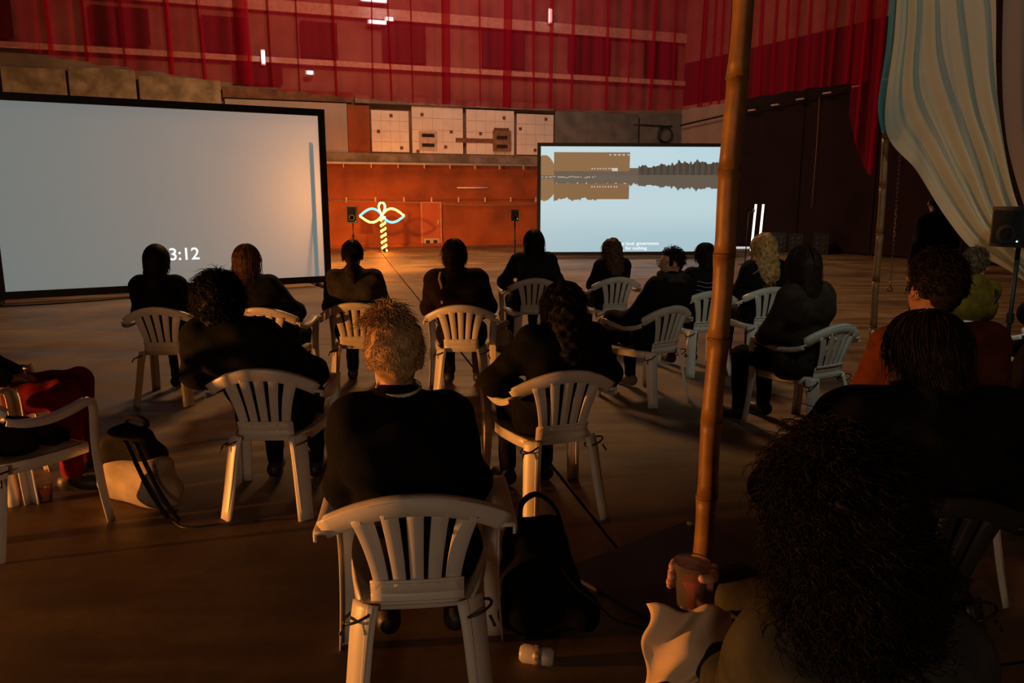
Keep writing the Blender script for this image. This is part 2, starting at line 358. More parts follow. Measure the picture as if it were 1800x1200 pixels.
def left_surface(e, x0, x1, z0, z1):
    m = bpy.data.materials.new('rear_projection_sheet'); m.use_nodes = True; nt = m.node_tree; N = nt.nodes; N.clear()
    out = N.new('ShaderNodeOutputMaterial'); em = N.new('ShaderNodeEmission'); em.inputs[0].default_value = (.64, .97, 1, 1); em.inputs[1].default_value = .165
    df = N.new('ShaderNodeBsdfDiffuse'); df.inputs[0].default_value = (.10, .10, .11, 1); tl = N.new('ShaderNodeBsdfTranslucent'); tl.inputs[0].default_value = (.8, .8, .78, 1)
    nz = N.new('ShaderNodeTexNoise'); nz.inputs['Scale'].default_value = 1.2
    mr = N.new('ShaderNodeMapRange'); mr.inputs['To Min'].default_value = .55; mr.inputs['To Max'].default_value = .65; nt.links.new(nz.outputs[0], mr.inputs[0])
    mx = N.new('ShaderNodeMixShader'); nt.links.new(mr.outputs[0], mx.inputs[0]); nt.links.new(df.outputs[0], mx.inputs[1]); nt.links.new(tl.outputs[0], mx.inputs[2])
    ad = N.new('ShaderNodeAddShader'); nt.links.new(em.outputs[0], ad.inputs[0]); nt.links.new(mx.outputs[0], ad.inputs[1]); nt.links.new(ad.outputs[0], out.inputs[0])
    s = MB().grid(np.array([[(x0,-.02,z0),(x0,-.02,z1)],[(x1,-.02,z0),(x1,-.02,z1)]], float)).build('screen_sheet', m, e)
    text_obj('03:12', .29, s, (2.36, -.026, .58), emis('title_white', (1, 1, 1), 1.0))
screen('projection_screen', (-8.05, 11.93), (-3.43, 14.52), .06, 3.2, 'large blank grey projection screen with countdown digits, at the left', left_surface)

def lake_color(u, v):
    """picture of a lake shore: u right, v up, both 0..1 -> linear rgb"""
    sky = np.stack([.42+.06*(1-u), .58+.03*(1-u), .64+0*u], -1)
    wat_t = np.clip((.74-v)/.74, 0, 1)
    water = np.stack([.42-.10*wat_t+.06*np.exp(-((v-.42)/.2)**2), .57-.11*wat_t+.05*np.exp(-((v-.42)/.2)**2), .63-.12*wat_t+.03*np.exp(-((v-.42)/.2)**2)], -1)
    col = np.where((v > .72)[..., None], sky, water)
    def n1(x): return .5*np.sin(x*61)+.3*np.sin(x*137+1)+.2*np.sin(x*313+2)
    tree = np.where(u > .52, .835+.02*n1(u)+.022*np.maximum(0, np.sin(u*190))*(u > .68)*(u < .86)+.02*np.sin(u*9), 0)
    bank = np.array([.10, .082, .062]); brown = np.array([.21, .118, .052]); dk = np.array([.05, .042, .034])
    col = np.where(((v < tree) & (v > .73))[..., None], dk+.02*(n1(u*3)[..., None]), col)
    col = np.where(((u < .52) & (v > .70) & (v < .80))[..., None], bank, col)
    col = np.where(((u > .07) & (u < .475) & (v > .77) & (v < .945))[..., None], brown, col)
    lt = np.where(u < .07, .92-((u-.02)/.055)**2*.10, 0)
    col = np.where(((v < lt) & (v > .62))[..., None], brown*1.15, col)
    col = np.where(((v > .60) & (v < .73) & (v > .735-.02*n1(u*2)-.09*(u < .55)))[..., None], bank*1.1, col)
    # reflections
    treer = np.where(u > .52, .70-(tree-.73)*.75, 1)
    col = np.where(((v > treer) & (v < .735) & (u > .52))[..., None], bank*.95, col)
    col = np.where(((u > .07) & (u < .475) & (v < .655) & (v > .505+.02*n1(u)*(u < .3)))[..., None], brown*.92, col)
    ltr = np.where(u < .07, .49+((u-.02)/.055)**2*.08, 1)
    col = np.where(((v > ltr) & (v < .70))[..., None], brown*1.05, col)
    wht = ((np.abs(v-.795) < .006) & (u > .26) & (u < .42) & (np.sin(u*420) > .2)) | ((np.abs(v-.625) < .006) & (u > .26) & (u < .42) & (np.sin(u*420) > .3)) | ((np.abs(v-.785) < .014) & (u > .38) & (u < .41)) | ((np.abs(v-.925) < .005) & (u > .36) & (u < .47) & (np.sin(u*260) > 0)) | ((np.abs(v-.715+.006*n1(u)) < .002) & (u < .3))
    col = np.where(wht[..., None], np.array([.5, .47, .42]), col)
    col = col*(1-.30*np.clip((u-.93)/.07, 0, 1)*np.clip((.15-v)/.15, 0, 1))[..., None]
    return col
def right_surface(e, x0, x1, z0, z1):
    nu, nv = 300, 170
    uu, vv = np.meshgrid(np.linspace(x0, x1, nu+1), np.linspace(z0, z1, nv+1), indexing='ij')
    s = MB().grid(np.stack([uu, uu*0-.02, vv], -1))
    m = bpy.data.materials.new('film_picture'); m.use_nodes = True; nt = m.node_tree; N = nt.nodes; N.clear()
    out = N.new('ShaderNodeOutputMaterial'); em = N.new('ShaderNodeEmission'); em.inputs[1].default_value = 1.12
    at = N.new('ShaderNodeVertexColor'); at.layer_name = 'picture'; nt.links.new(at.outputs[0], em.inputs[0])
    df = N.new('ShaderNodeBsdfDiffuse'); df.inputs[0].default_value = (.06, .06, .06, 1); ad = N.new('ShaderNodeAddShader')
    nt.links.new(em.outputs[0], ad.inputs[0]); nt.links.new(df.outputs[0], ad.inputs[1]); nt.links.new(ad.outputs[0], out.inputs[0])
    o = s.build('screen_sheet', m, e); me = o.data
    c = (np.arange(nu)+.5)/nu; d = (np.arange(nv)+.5)/nv; U, V = np.meshgrid(c, d, indexing='ij')
    col = np.clip(lake_color(U, V), 0, 1).reshape(-1, 3); col = np.concatenate([col, np.ones((len(col), 1))], 1)
    ca = me.color_attributes.new('picture', 'FLOAT_COLOR', 'CORNER'); ca.data.foreach_set('color', np.repeat(col, 4, 0).astype(np.float32).ravel())
    wt = emis('title_white', (1, 1, 1), 1.0)
    for w_, x_, z_ in (('I',1.86,.37),('e',2.29,.37),('local',2.39,.37),('government',2.68,.37),('for',2.39,.245),('nothing.',2.58,.245)): text_obj(w_, .125, o, (x_, -.026, z_), wt)
screen('projection_screen', (.66, 20.6), (5.80, 20.9), .10, 3.02, 'projection screen showing a lake shore film with subtitles', right_surface, .09)

# ------------------------------------------------------------------ glowing neon palm
def neon(loc, rz, label, scale=1.0, es=1.0):
    e = empty('neon_palm', loc, rz, label, 'neon sculpture'); e.scale = (scale,)*3
    zc = 1.10; a = np.linspace(0, 1, 15)
    lens = lambda s, u: np.stack([s*.66*a, 0*a-.01, zc+u*.20*np.sin(pi*a**.85)-.02*a], -1)
    org = emis('neon_orange', (1.0, .22, .010), 17*es); cy = emis('neon_cyan', (.12, .95, .90), .85*es); yl = emis('neon_amber', (1.0, .30, .02), 17*es)
    MB().tube(np.vstack([lens(-1, 1)[::-1], lens(1, -1)[1:]]), .03).build('cyan_leaf_tube', cy, e, True)
    MB().tube(np.vstack([lens(-1, -1)[::-1], lens(1, 1)[1:]]), .028).build('orange_leaf_tube', org, e, True)
    t = np.linspace(0, 2*pi, 25); MB().tube(np.stack([.12*np.sin(t)*np.sin(t/2)**1.0, 0*t+.02, zc+.37*(1-np.cos(t))/2], -1), .026).build('bud_tube', yl, e, True)
    MB().tube([(.04,.03,0),(.01,.03,1.05)], .055).build('trunk_pole', M_BLACK, e, True)
    h = np.linspace(0, 1, 90); MB().tube(np.stack([.062*np.cos(h*12*pi)+.01+.03*(1-h), .03+.062*np.sin(h*12*pi), .04+1.0*h], -1), .03).build('trunk_tube', org, e, True)
    MB().lathe([(.16,0),(.16,.02),(.05,.03)]).build('foot_disc', M_BLACK, e)
    return e
neon((-3.86, 23.1, 0), 0, 'glowing neon palm with cyan and orange leaves, by the far wall', 1.0, 3.6)

# amber flood on the floor behind the left screen, washing the far wall
fl = empty('flood_lamp', (-4.7, 15.6, 0), 0, 'amber flood lamp on a stand behind the left screen', 'lamp')
fm = MB(); fm.box((-.16,-.08,2.12),(.16,.08,2.32),bev=.02); fm.build('housing', M_BLACK, fl)
MB().tube([(0,0,.02),(0,0,2.14)], .02).build('stand_pole', M_BLACK, fl, True); MB().lathe([(.25,0),(.25,.02),(.03,.04)], n=18).build('stand_base', M_BLACK, fl)
MB().box((-.14,.081,2.14),(.14,.087,2.30)).build('lens', emis('amber_lens', (1, .4, .08), 6), fl)
lamp('flood_light', 'SPOT', (-4.7, 15.85, 2.2), L_FLOOD, (1, .36, .055), .15, (-4.0, 18.8, 0), 105, 1.0)
lamp('flood_spill', 'POINT', (-3.92, 15.62, 1.7), 95, (1, .36, .07), .12)
# amber lamp low at the left, outside the frame, and an added dim fill light behind the camera
ll = empty('floor_lamp', (-7.45, 1.95, 0), 0, 'low amber spot lamp on the floor outside the frame at the left', 'lamp')
MB().lathe([(.12,0),(.12,.03),(.02,.04),(.02,.2)]).build('base', M_BLACK, ll); MB().lathe([(.05,-.12),(.09,-.1),(.10,.1),(.09,.12)], (.1,0,.3), 16, axis='x').build('lamp_can', M_BLACK, ll, True); MB().lathe([(.085,0),(.08,.01)], (.221,0,.3), 16, axis='x').build('lens', emis('amber_globe', (1, .4, .08), 10), ll, True)
lamp('floor_lamp_light', 'SPOT', (-7.1, 1.95, .30), L_LEFT, (1, .34, .06), .08, (0, 3.6, .34), 62, .6)
lamp('rear_fill', 'POINT', (-1.2, -5.6, 1.9), L_REAR, (1, .70, .46), .4)
lamp('drape_fill', 'SPOT', (2.4, 2.6, 3.7), 150, (.85, 1, .84), .1, (3.8, 6.4, 1.8), 85, .8)  # added fill, aimed to brighten the pale drape
lamp('hall_far_light', 'AREA', (0, 20, 10.6), L_HALL, (1, .72, .55), 3.0, (0, 25, 4))
lamp('hall_light', 'AREA', (-1.5, 16.0, 10.6), 1150, (1, .52, .21), 2.5, (-1.5, 15.9, 0))

# ------------------------------------------------------------------ red tulle curtain, white drapes, bamboo
def resample(pts, step):
    P = crv(pts, 400); d = np.r_[0, np.cumsum(np.linalg.norm(np.diff(P, axis=0), axis=1))]
    s = np.arange(0, d[-1], step); return np.stack([np.interp(s, d, P[:, k]) for k in range(P.shape[1])], -1), d[-1]
def folded_curtain(name, path, ztop, zhem, m, seed, label, amp=.05, gap=(.25, .9), wr=(.05, .34)):
    rnd = random.Random(seed); base_pts, L = resample(path, .02)
    seq = []; s = 0.0; nxt = rnd.uniform(*gap)
    while s < L-.4:
        if s >= nxt:
            w = rnd.choice([rnd.uniform(wr[0], wr[0]*2), rnd.uniform(wr[0], wr[0]*2.5), rnd.uniform(wr[0]*2, wr[1])]); sh = rnd.uniform(-.22, .22); wb_ = rnd.uniform(.6, 1.3)
            seq += [(s, 0, sh, 0, 1), (s, .03, sh, w, wb_), (s, .06, sh, 0, wb_), (s, .09, sh, w, wb_), (s, .05, sh, w+.03, wb_)]
            s += w+.08; nxt = s + rnd.uniform(*gap)*(.3 if s > .76*L and L > 5 else 1)
        else:
            seq.append((s, amp*math.sin(s*7.3+seed)+.6*amp*math.sin(s*17.1), 0, 0, 1)); s += .06
    nz = 14; G = np.zeros((len(seq), nz, 3)); T = np.gradient(base_pts, axis=0)
    for i, (s, off, sh, w, wbm) in enumerate(seq):
        for k in range(nz):
            t = k/(nz-1)                                  # 0 top, 1 hem
            ss = s + w*(1+(wbm-1)*t) + sh*(t-.5)*.5; q = min(max(ss/.02, 0), len(base_pts)-1.001); a = int(q)
            p = base_pts[a]*(1-(q-a)) + base_pts[a+1]*(q-a); tg = T[a]; nn = np.array([tg[1], -tg[0]]); nn /= np.linalg.norm(nn)+1e-9
            o = off*(.7+.6*t); zt = ztop(ss/L) if callable(ztop) else ztop; zh = zhem(ss/L) if callable(zhem) else zhem
            G[i, k] = (p[0]+nn[0]*o, p[1]+nn[1]*o, zt+(zh-zt)*t + (.012*math.sin(ss*9)*t))
    o = MB().grid(G).build(name, m, None, True); return tag(o, label, 'curtain')
hem = [(-10.5,11.4),(-8.2,12.84),(-7.77,14.13),(-7.08,15.18),(-5.98,16.87),(-4.1,19.22),(-2.2,20.6),(0,21.64),(2.38,22.2),(4.69,21.92),(5.81,19.44),(6.67,17.74),(7.46,16.71),(7.75,16.3)]
folded_curtain('red_curtain', hem, 7.9, 4.0, M_RED, 3, 'long red tulle curtain hanging in a curve across the hall', .05)
rl = MB().tube(np.c_[resample(hem, .3)[0], np.full(len(resample(hem, .3)[0]), 7.93)], .03).build('curtain_rail', M_BLACK, None, True)
tag(rl, 'curved black rail carrying the long red tulle curtain', 'rail')
for k in range(0, 13, 3):
    x, y = hem[k]; MB().tube([(x, y, 7.9), (x, y, 11.0)], .008).build('hanger', M_BLACK, rl)
tl = folded_curtain('red_curtain', [(7.15,16.9),(7.5,16.6),(7.9,16.2)], 7.9, lambda u: 3.35-1.25*math.sin(min(1, max(0, u))*pi*.9), M_RED, 9, 'narrow pointed tail of red tulle beside the white drape', .03, (.08, .2), (.04, .1))

def drape(name, A, B, m, label, nfold, amp, seed, cat='drape', nt=70, nv=60, power=1.0):
    a = crv(A, nt); b = crv(B, nt); G = np.zeros((nt, nv, 3)); r = random.Random(seed); ph = [r.uniform(0, 6) for _ in range(6)]
    for i in range(nt):
        for j in range(nv):
            v = (j/(nv-1))**power; u = i/(nt-1); p = a[i]*(1-v)+b[i]*v
            f = math.sin(v*nfold*2*pi+ph[0]+1.5*math.sin(u*3+ph[1])) + .6*math.sin(v*nfold*3.7*pi+ph[2]+2*u) + .35*math.sin(u*9+v*14+ph[3])
            G[i, j] = p + np.array([0, amp*f*(.35+.65*u)*min(1, 6*v+.15), -.04*math.sin(u*pi)*f*.3])
    return tag(MB().grid(G).build(name, m, None, True), label, cat)
drape('white_drape', [(3.28,7.0,3.9),(3.30,7.0,3.02),(3.27,6.95,2.24),(3.55,6.9,1.87),(3.80,6.85,1.50),(4.06,6.8,1.20),(4.36,6.75,1.02),(4.67,6.7,.80)],
      [(3.55,6.9,3.9),(3.80,6.8,3.75),(3.95,6.75,3.4),(4.02,6.7,2.7),(4.08,6.65,2.32),(4.25,6.62,1.72),(4.45,6.6,1.3),(4.75,6.6,.80)], M_WHT, 'big pale green-white fabric drape swagged down at the upper right', 5, .05, 4)
drape('white_drape', [(3.95,6.62,3.9),(3.98,6.62,3.2),(4.08,6.6,2.32),(4.27,6.6,1.72),(4.70,6.6,.85)], [(4.9,6.4,3.9),(4.9,6.4,3.2),(4.95,6.4,2.32),(5.1,6.4,1.72),(5.3,6.4,.85)], M_GRB, 'dull brownish fabric drape at the upper right corner', 3, .04, 8)
drape('turquoise_strip', [(3.22,7.05,3.9),(3.26,7.05,3.02),(3.22,7.03,2.45),(3.26,7.0,2.2)], [(3.50,7.05,3.9),(3.46,7.05,3.02),(3.40,7.03,2.5),(3.32,7.0,2.2)], M_TUR, 'narrow turquoise-tinted strip beside the big pale drape', 3, .015, 5, nt=24, nv=20)  # bluish edge of the drape, drawn as its own turquoise sheet

def bamboo(base, top, r, label, node=.34, plate=False):
    b = Vector(base); t = Vector(top); d = t-b; n = max(3, int(d.length/node)); e = empty('bamboo_pole', base, 0, label, 'pole', 'bamboo poles')
    for k in range(n):
        p = d*(k/n); q = d*((k+1)/n); w = np.linspace(0, 1, 7)
        rr = [r*(1+.10*abs(2*x-1)**4)*(1-.12*(k+x)/n) for x in w]
        MB().tube([tuple(p+(q-p)*float(x)+Vector((.004*math.sin(k*2.1+x*3), .004*math.cos(k*1.7), 0))) for x in w], rr, n=14).build('culm_segment', M_BAMBOO, e, True)
        if k: MB().tube([tuple(p-d.normalized()*.008), tuple(p), tuple(p+d.normalized()*.008)], [r*1.05, r*1.12*(1-.12*k/n), r*1.04], n=14).build('node_ring', M_BNODE, e, True)
    return e
bamboo((.84,3.16,.02), (.93,3.16,4.2), .043, 'thick bamboo pole standing on a black base plate in front')
bamboo((3.44,7.2,0), (3.37,7.2,3.9), .032, 'slimmer bamboo pole behind, holding up the pale drape', .4)
pl = empty('base_plate', (.84,3.10,0), 38, 'square black base plate under the thick bamboo pole', 'base plate')
MB().box((-.44,-.25,0),(.44,.44,.018),bev=.004).build('plate', M_BLACKPL, pl)
MB().lathe([(.02,.018),(.022,.022),(.012,.027)], (.40,.40,0)).build('corner_bolt', M_ROPE, pl)
ch = empty('hanging_chain', (4.45,9,.55), 0, 'thin chain with a hook hanging beside the slim bamboo pole', 'chain')
cm = MB()
for k in range(64):
    z = .12+k*.05; a = np.linspace(0, 2*pi, 9); ox = -.0009*k
    pts = [(ox+.012*math.cos(t), 0, z+.03*math.sin(t)) if k % 2 else (ox, .012*math.cos(t), z+.03*math.sin(t)) for t in a]; cm.tube(pts, .004, n=4, cap=False)
tag(cm.build('chain_links', M_ROPE, ch), kind='stuff')
MB().tube(crv([(0,0,.12),(0,0,.06),(.03,0,.02),(.0,0,0),(-.03,0,.02),(-.03,0,.05)],14), .009).build('hook', M_ROPE, ch, True)

# fabric canopy added unseen above the frame; it keeps the hall light off the front rows
def canopy():
    n, m = 40, 36; G = np.zeros((n, m, 3))
    for i in range(n):
        for j in range(m):
            u, v = i/(n-1), j/(m-1); x = -9+15.5*u; y = -4+13.3*v
            G[i, j] = (x, y, 4.35-.30*math.sin(u*pi*3)**2*math.sin(v*pi)+.03*math.sin(x*5+y*2)+.15*(v-.5))
    o = MB().grid(G).build('shade_canopy', mat('shade_canopy_cloth', (.20,.17,.15), .9, .1, 3), None, True); sm = o.modifiers.new('thickness', 'SOLIDIFY'); sm.thickness = .006
    tag(o, 'fabric canopy added unseen above the audience to shade the front rows', 'canopy')
canopy()

# ------------------------------------------------------------------ white plastic armchair
def make_chair():
    e = empty('plastic_armchair')
    ztop = lambda x: .80-1.25*x*x
    def S(x, z): v = (z-.44)/.36; return (x, -.19-.105*v+.95*x*x*(.35+.65*max(0, v)), z)
    bk = MB(); xs = np.linspace(-.275, .275, 23)
    P = np.array([S(x, ztop(x)-.03) for x in xs]); bk.sweep(P, (0,-.25,1), .062, .012)
    P2 = np.array([S(x, ztop(x)-.002) for x in xs])+np.array([0,.012,0]); bk.sweep(P2, (0,1,.15), .034, .011)
    xs2 = np.linspace(-.142, .142, 9)
    bk.sweep([S(x, .475) for x in xs2], (0,-.2,1), .05, .012); bk.sweep([np.array(S(x, .43))-np.array([0,.006,0]) for x in xs2], (0,-.1,1), .06, .014)
    bk.sweep([np.array(S(x, .503))-np.array([0,.009,0]) for x in xs2], (0,0,1), .012, .010)
    b = bk.build('backrest', M_CHAIR, e, True)
    eb = np.linspace(-.130, .130, 6); et = np.linspace(-.188, .188, 6)
    for i in range(5):
        m = MB(); P = []; w = []
        for v in np.linspace(0, 1, 13):
            gb, gt = .012, .022; f = v**1.5
            l = (eb[i]+(gb/2 if i else 0))*(1-f)+(et[i]+(gt/2 if i else 0))*f
            r = (eb[i+1]-(gb/2 if i < 4 else 0))*(1-f)+(et[i+1]-(gt/2 if i < 4 else 0))*f
            x = (l+r)/2; z = .47+(ztop(x)-.045-.47)*v; P.append(S(x, z)); w.append(r-l)
        m.sweep(P, (1,0,0), w, .009); m.build('slat', M_CHAIR, b, True)
    # seat
    m = MB(); n = 13; top = np.zeros((n, n, 3))
    for i in range(n):
        for j in range(n):
            y = -.205+.45*j/(n-1); hw = .165+.06*min(1, (j/(n-1))*1.6); x = -hw+2*hw*i/(n-1)
            d = (1-(2*i/(n-1)-1)**2)*(1-(2*j/(n-1)-1)**4); z = .432-.018*d-(.03 if j == n-1 else 0); top[i, j] = (x, y, z)
    m.grid(top[::-1]); bot = top.copy(); bot[..., 2] -= .012; m.grid(bot)
    m.sweep(np.vstack([[(-.165,-.2,.405),(-.2,-.05,.40),(-.225,.1,.40),(-.225,.23,.40),(-.1,.245,.395),(.1,.245,.395),(.225,.23,.40),(.225,.1,.40),(.2,-.05,.40),(.165,-.2,.405)]]), (0,0,1), .055, .012)
    m.build('seat', M_CHAIR, e, True)
    for s in (-1, 1):
        m = MB(); A = crv([(s*.272,-.215,.672),(s*.287,-.14,.645),(s*.29,-.02,.632),(s*.288,.1,.645),(s*.282,.19,.662),(s*.276,.232,.655)], 16)
        m.sweep(A, (1,0,0), np.linspace(.05, .058, 16), .012); m.sweep(A+np.array([s*.024,0,-.014]), (0,0,1), .03, .008)
        m.build('armrest', M_CHAIR, e, True)
        m = MB(); F = crv([(s*.276,.236,.66),(s*.27,.25,.60),(s*.258,.25,.42),(s*.262,.262,.2),(s*.275,.285,0)], 14)
        m.sweep(F, (1,0,0), np.linspace(.06, .052, 14), .009); m.sweep(F+np.array([s*.026,-.022,0]), (0,1,0), np.linspace(.05, .046, 14), .008)
        m.build('leg', M_CHAIR, e, True)
        m = MB(); F = crv([(s*.165,-.195,.43),(s*.178,-.215,.35),(s*.195,-.245,.18),(s*.215,-.285,0)], 12)
        m.sweep(F, (-s*.72,-.70,0), np.linspace(.092, .070, 12), .010); m.sweep(F+np.array([-s*.030,-.022,0]), (1,0,0), np.linspace(.034, .026, 12), .009)
        m.build('leg', M_CHAIR, e, True)
        t = np.linspace(0, 2*pi, 13); m = MB(); m.tube(np.stack([s*.178+.05*np.cos(t), -.2+.04*np.sin(t), .395+.02*np.cos(t)], -1), .005, n=5); m.tube([(s*.22,-.22,.38),(s*.235,-.235,.35)], .005, n=5)
        m.build('cable_tie', M_BLACKPL, e, True)
    return e
CH0 = make_chair(); ch_used = [False]
def chair(x, y, rz, label):
    o = CH0 if not ch_used[0] else copy_tree(CH0); ch_used[0] = True
    o.location = (x, y, 0); o.rotation_euler = (0, 0, R(rz)); tag(o, label, 'chair', 'white plastic armchairs of the audience'); return o

M_DCHAIR = mat('chair_darkened', (.030, .028, .027), .45, .1, 6.0)  # dark colour for copies of the white armchair
def dark_chair(x, y, rz, label):
    o = copy_tree(CH0); o.location = (x, y, 0); o.rotation_euler = (0, 0, R(rz)); tag(o, label, 'chair', 'darkened armchair copies at the right front')
    for q in [c for ch_ in o.children for c in (ch_, *ch_.children)]:
        if q.data.materials[0] == M_CHAIR: q.data = q.data.copy(); q.data.materials[0] = M_DCHAIR
    return o

# ------------------------------------------------------------------ signed distance modelling for people and soft things
class SDF:
    def __init__(s, h=.016, k=.04): s.p = []; s.h = h; s.k = k; s.cuts = []; s.disp = None
    def cap(s, a, b, ra, rb=None, k=None): s.p.append(('c', np.array(a, float), np.array(b, float), ra, ra if rb is None else rb, s.k if k is None else k)); return s
    def ell(s, c, r, M=None, k=None): s.p.append(('e', np.array(c, float), np.array(r, float), None if M is None else np.array(M), 0, s.k if k is None else k)); return s
    def cut(s, f): s.cuts.append(f); return s
    def mesh(s):
        lo = []; hi = []
        for q in s.p:
            if q[0] == 'c': r = max(q[3], q[4]); lo.append(np.minimum(q[1], q[2])-r); hi.append(np.maximum(q[1], q[2])+r)
            else: r = q[2].max(); lo.append(q[1]-r); hi.append(q[1]+r)
        pad = 3*s.h+.03; lo = np.min(lo, 0)-pad; hi = np.max(hi, 0)+pad; n = np.ceil((hi-lo)/s.h).astype(int)+1
        ax = [lo[d]+np.arange(n[d])*s.h for d in range(3)]
        D = np.full(n, .25)
        for q in s.p:
            if q[0] == 'c': r = max(q[3], q[4]); l = np.minimum(q[1], q[2])-r; u = np.maximum(q[1], q[2])+r
            else: r = q[2].max(); l = q[1]-r; u = q[1]+r
            m = q[5]+.06; i0 = np.maximum(0, ((l-m-lo)/s.h).astype(int)); i1 = np.minimum(n, ((u+m-lo)/s.h).astype(int)+2)
            sl = tuple(slice(i0[d], i1[d]) for d in range(3)); X, Y, Z = np.meshgrid(*[ax[d][sl[d]] for d in range(3)], indexing='ij')
            P = np.stack([X, Y, Z], -1)
            if q[0] == 'c':
                ab = q[2]-q[1]; t = np.clip(((P-q[1])@ab)/(ab@ab+1e-9), 0, 1); d = np.linalg.norm(P-q[1]-t[..., None]*ab, axis=-1)-(q[3]+(q[4]-q[3])*t)
            else:
                v = P-q[1]
                if q[3] is not None: v = v@q[3]
                k0 = np.linalg.norm(v/q[2], axis=-1); k1 = np.linalg.norm(v/q[2]**2, axis=-1)+1e-6; d = k0*(k0-1)/k1
            k = max(q[5], 1e-4); hh = np.clip(.5+.5*(D[sl]-d)/k, 0, 1); D[sl] = D[sl]*(1-hh)+d*hh-k*hh*(1-hh)
        X, Y, Z = np.meshgrid(*ax, indexing='ij')
        if s.disp is not None: D = D+s.disp(X, Y, Z)
        for f in s.cuts: D = np.maximum(D, f(X, Y, Z))
        return surface_net(D, lo, s.h)
def surface_net(D, lo, h):
    n = D.shape; S = D < 0
    c = [(i, j, k) for i in (0, 1) for j in (0, 1) for k in (0, 1)]
    sub = lambda A, o: A[o[0]:n[0]-1+o[0], o[1]:n[1]-1+o[1], o[2]:n[2]-1+o[2]]
    cnt = sum(sub(S, o).astype(int) for o in c); act = (cnt > 0) & (cnt < 8)
    acc = np.zeros((*act.shape, 3)); num = np.zeros(act.shape)
    for a in c:
        for d in range(3):
            if a[d] == 0:
                b = list(a); b[d] = 1; va, vb = sub(D, a), sub(D, b); cr = (va < 0) != (vb < 0); t = np.where(cr, va/(va-vb+1e-12), 0)
                for e in range(3): acc[..., e] += np.where(cr, a[e]+(t if e == d else 0), 0)
                num += cr
    idx = -np.ones(act.shape, int); idx[act] = np.arange(act.sum()); I = np.argwhere(act)
    V = lo+(I+acc[act]/num[act][:, None])*h; F = []
    for d in range(3):
        e1, e2 = (d+1) % 3, (d+2) % 3; A = np.take(S, range(n[d]-1), d); B = np.take(S, range(1, n[d]), d)
        E = np.argwhere(A != B)
        if not len(E): continue
        ok = (E[:, e1] > 0) & (E[:, e2] > 0) & (E[:, e1] < n[e1]-1) & (E[:, e2] < n[e2]-1); E = E[ok]
        def g(o1, o2): q = E.copy(); q[:, e1] -= o1; q[:, e2] -= o2; return idx[q[:, 0], q[:, 1], q[:, 2]]
        Q = np.stack([g(1, 1), g(0, 1), g(0, 0), g(1, 0)], 1); ins = A[E[:, 0], E[:, 1], E[:, 2]]
        Q[~ins] = Q[~ins][:, ::-1]; F.append(Q)
    return V, np.concatenate(F)
def fold_noise(amp, f=30, seed=0):
    def g(X, Y, Z): return amp*(np.sin(X*f+2*np.sin(Z*f*.7+seed)+seed)*np.sin(Z*f*1.2+1.7*np.sin(Y*f*.8)+seed*2)*.7+.5*np.sin(Y*f*1.5+Z*f*.6+seed))
    return g
def curl_noise(amp, f=70, seed=0):
    def g(X, Y, Z): return amp*(np.sin(X*f+seed)*np.sin(Y*f*1.1+seed*2)*np.sin(Z*f*.95)+.6*np.sin(X*f*1.9+Y*f*.7)*np.sin(Z*f*1.7+seed))
    return g

def strands(mb, c, Rm, ell, N, length, curl, freq, rad, seed, steps=10, fall=.9, spread=.01, zmin=-.25, mi=0, lift=1.04, up=0.0):
    rg = np.random.RandomState(seed); d = rg.normal(size=(N*4, 3)); d /= np.linalg.norm(d, axis=1)[:, None]
    d = d[(d[:, 2] > zmin) & ~((d[:, 1] > .45) & (d[:, 2] < .62))][:N]; N = len(d)
    P = d*ell*lift; L = length*rg.uniform(.75, 1.1, N)*(np.clip(.30+.70*(d[:, 2]+.3)/1.3, .2, 1) if curl < .0105 else 1); ds = L/steps; path = [P.copy()]; ph = rg.uniform(0, 6.28, N)
    down = np.array([0, -.12, -1.]); down /= np.linalg.norm(down); q = P.copy(); vel = d*up
    for k in range(steps):
        nn = q/(ell**2); nn /= np.linalg.norm(nn, axis=1)[:, None]
        v = down-(nn@down)[:, None]*nn; out = (q[:, 2] < -.25*ell[2])
        v = np.where(out[:, None], down, v)+vel*max(0, 1-k*2.2/steps); v /= np.linalg.norm(v, axis=1)[:, None]+1e-6
        q = q+v*ds[:, None]; kk = np.linalg.norm(q/ell, axis=1); inside = (kk < lift) & (q[:, 2] > -.8*ell[2]); q = np.where(inside[:, None], q/kk[:, None]*lift, q)
        path.append(q.copy())
    P = np.stack(path, 1)                                           # N,steps+1,3
    t = np.arange(steps+1)/steps; an = ph[:, None]+freq*t[None]*2*pi
    P = P + (curl*t)[None, :, None]*np.stack([np.cos(an), np.sin(an), .5*np.sin(an+1)], -1) + rg.normal(size=(N, 1, 3))*spread*t[None, :, None]
    P = P@np.array(Rm).T+np.array(c)
    T = np.gradient(P, axis=1); T /= np.linalg.norm(T, axis=2)[..., None]+1e-9; ref = np.array([.31, .87, .2]); A = np.cross(T, ref); A /= np.linalg.norm(A, axis=2)[..., None]+1e-9; B = np.cross(T, A)
    rr = rad*(1-.75*t); V = np.stack([P+rr[None, :, None]*(math.cos(a)*A+math.sin(a)*B) for a in (0, 2.094, 4.189)], 2).reshape(-1, 3)
    m = steps+1; bi = (np.arange(N)[:, None]*m+np.arange(steps)[None]).ravel()*3; F = []
    for a in range(3): b = (a+1) % 3; F.append(np.stack([bi+a, bi+b, bi+3+b, bi+3+a], 1))
    mb.add(V, np.concatenate(F).tolist(), mi)

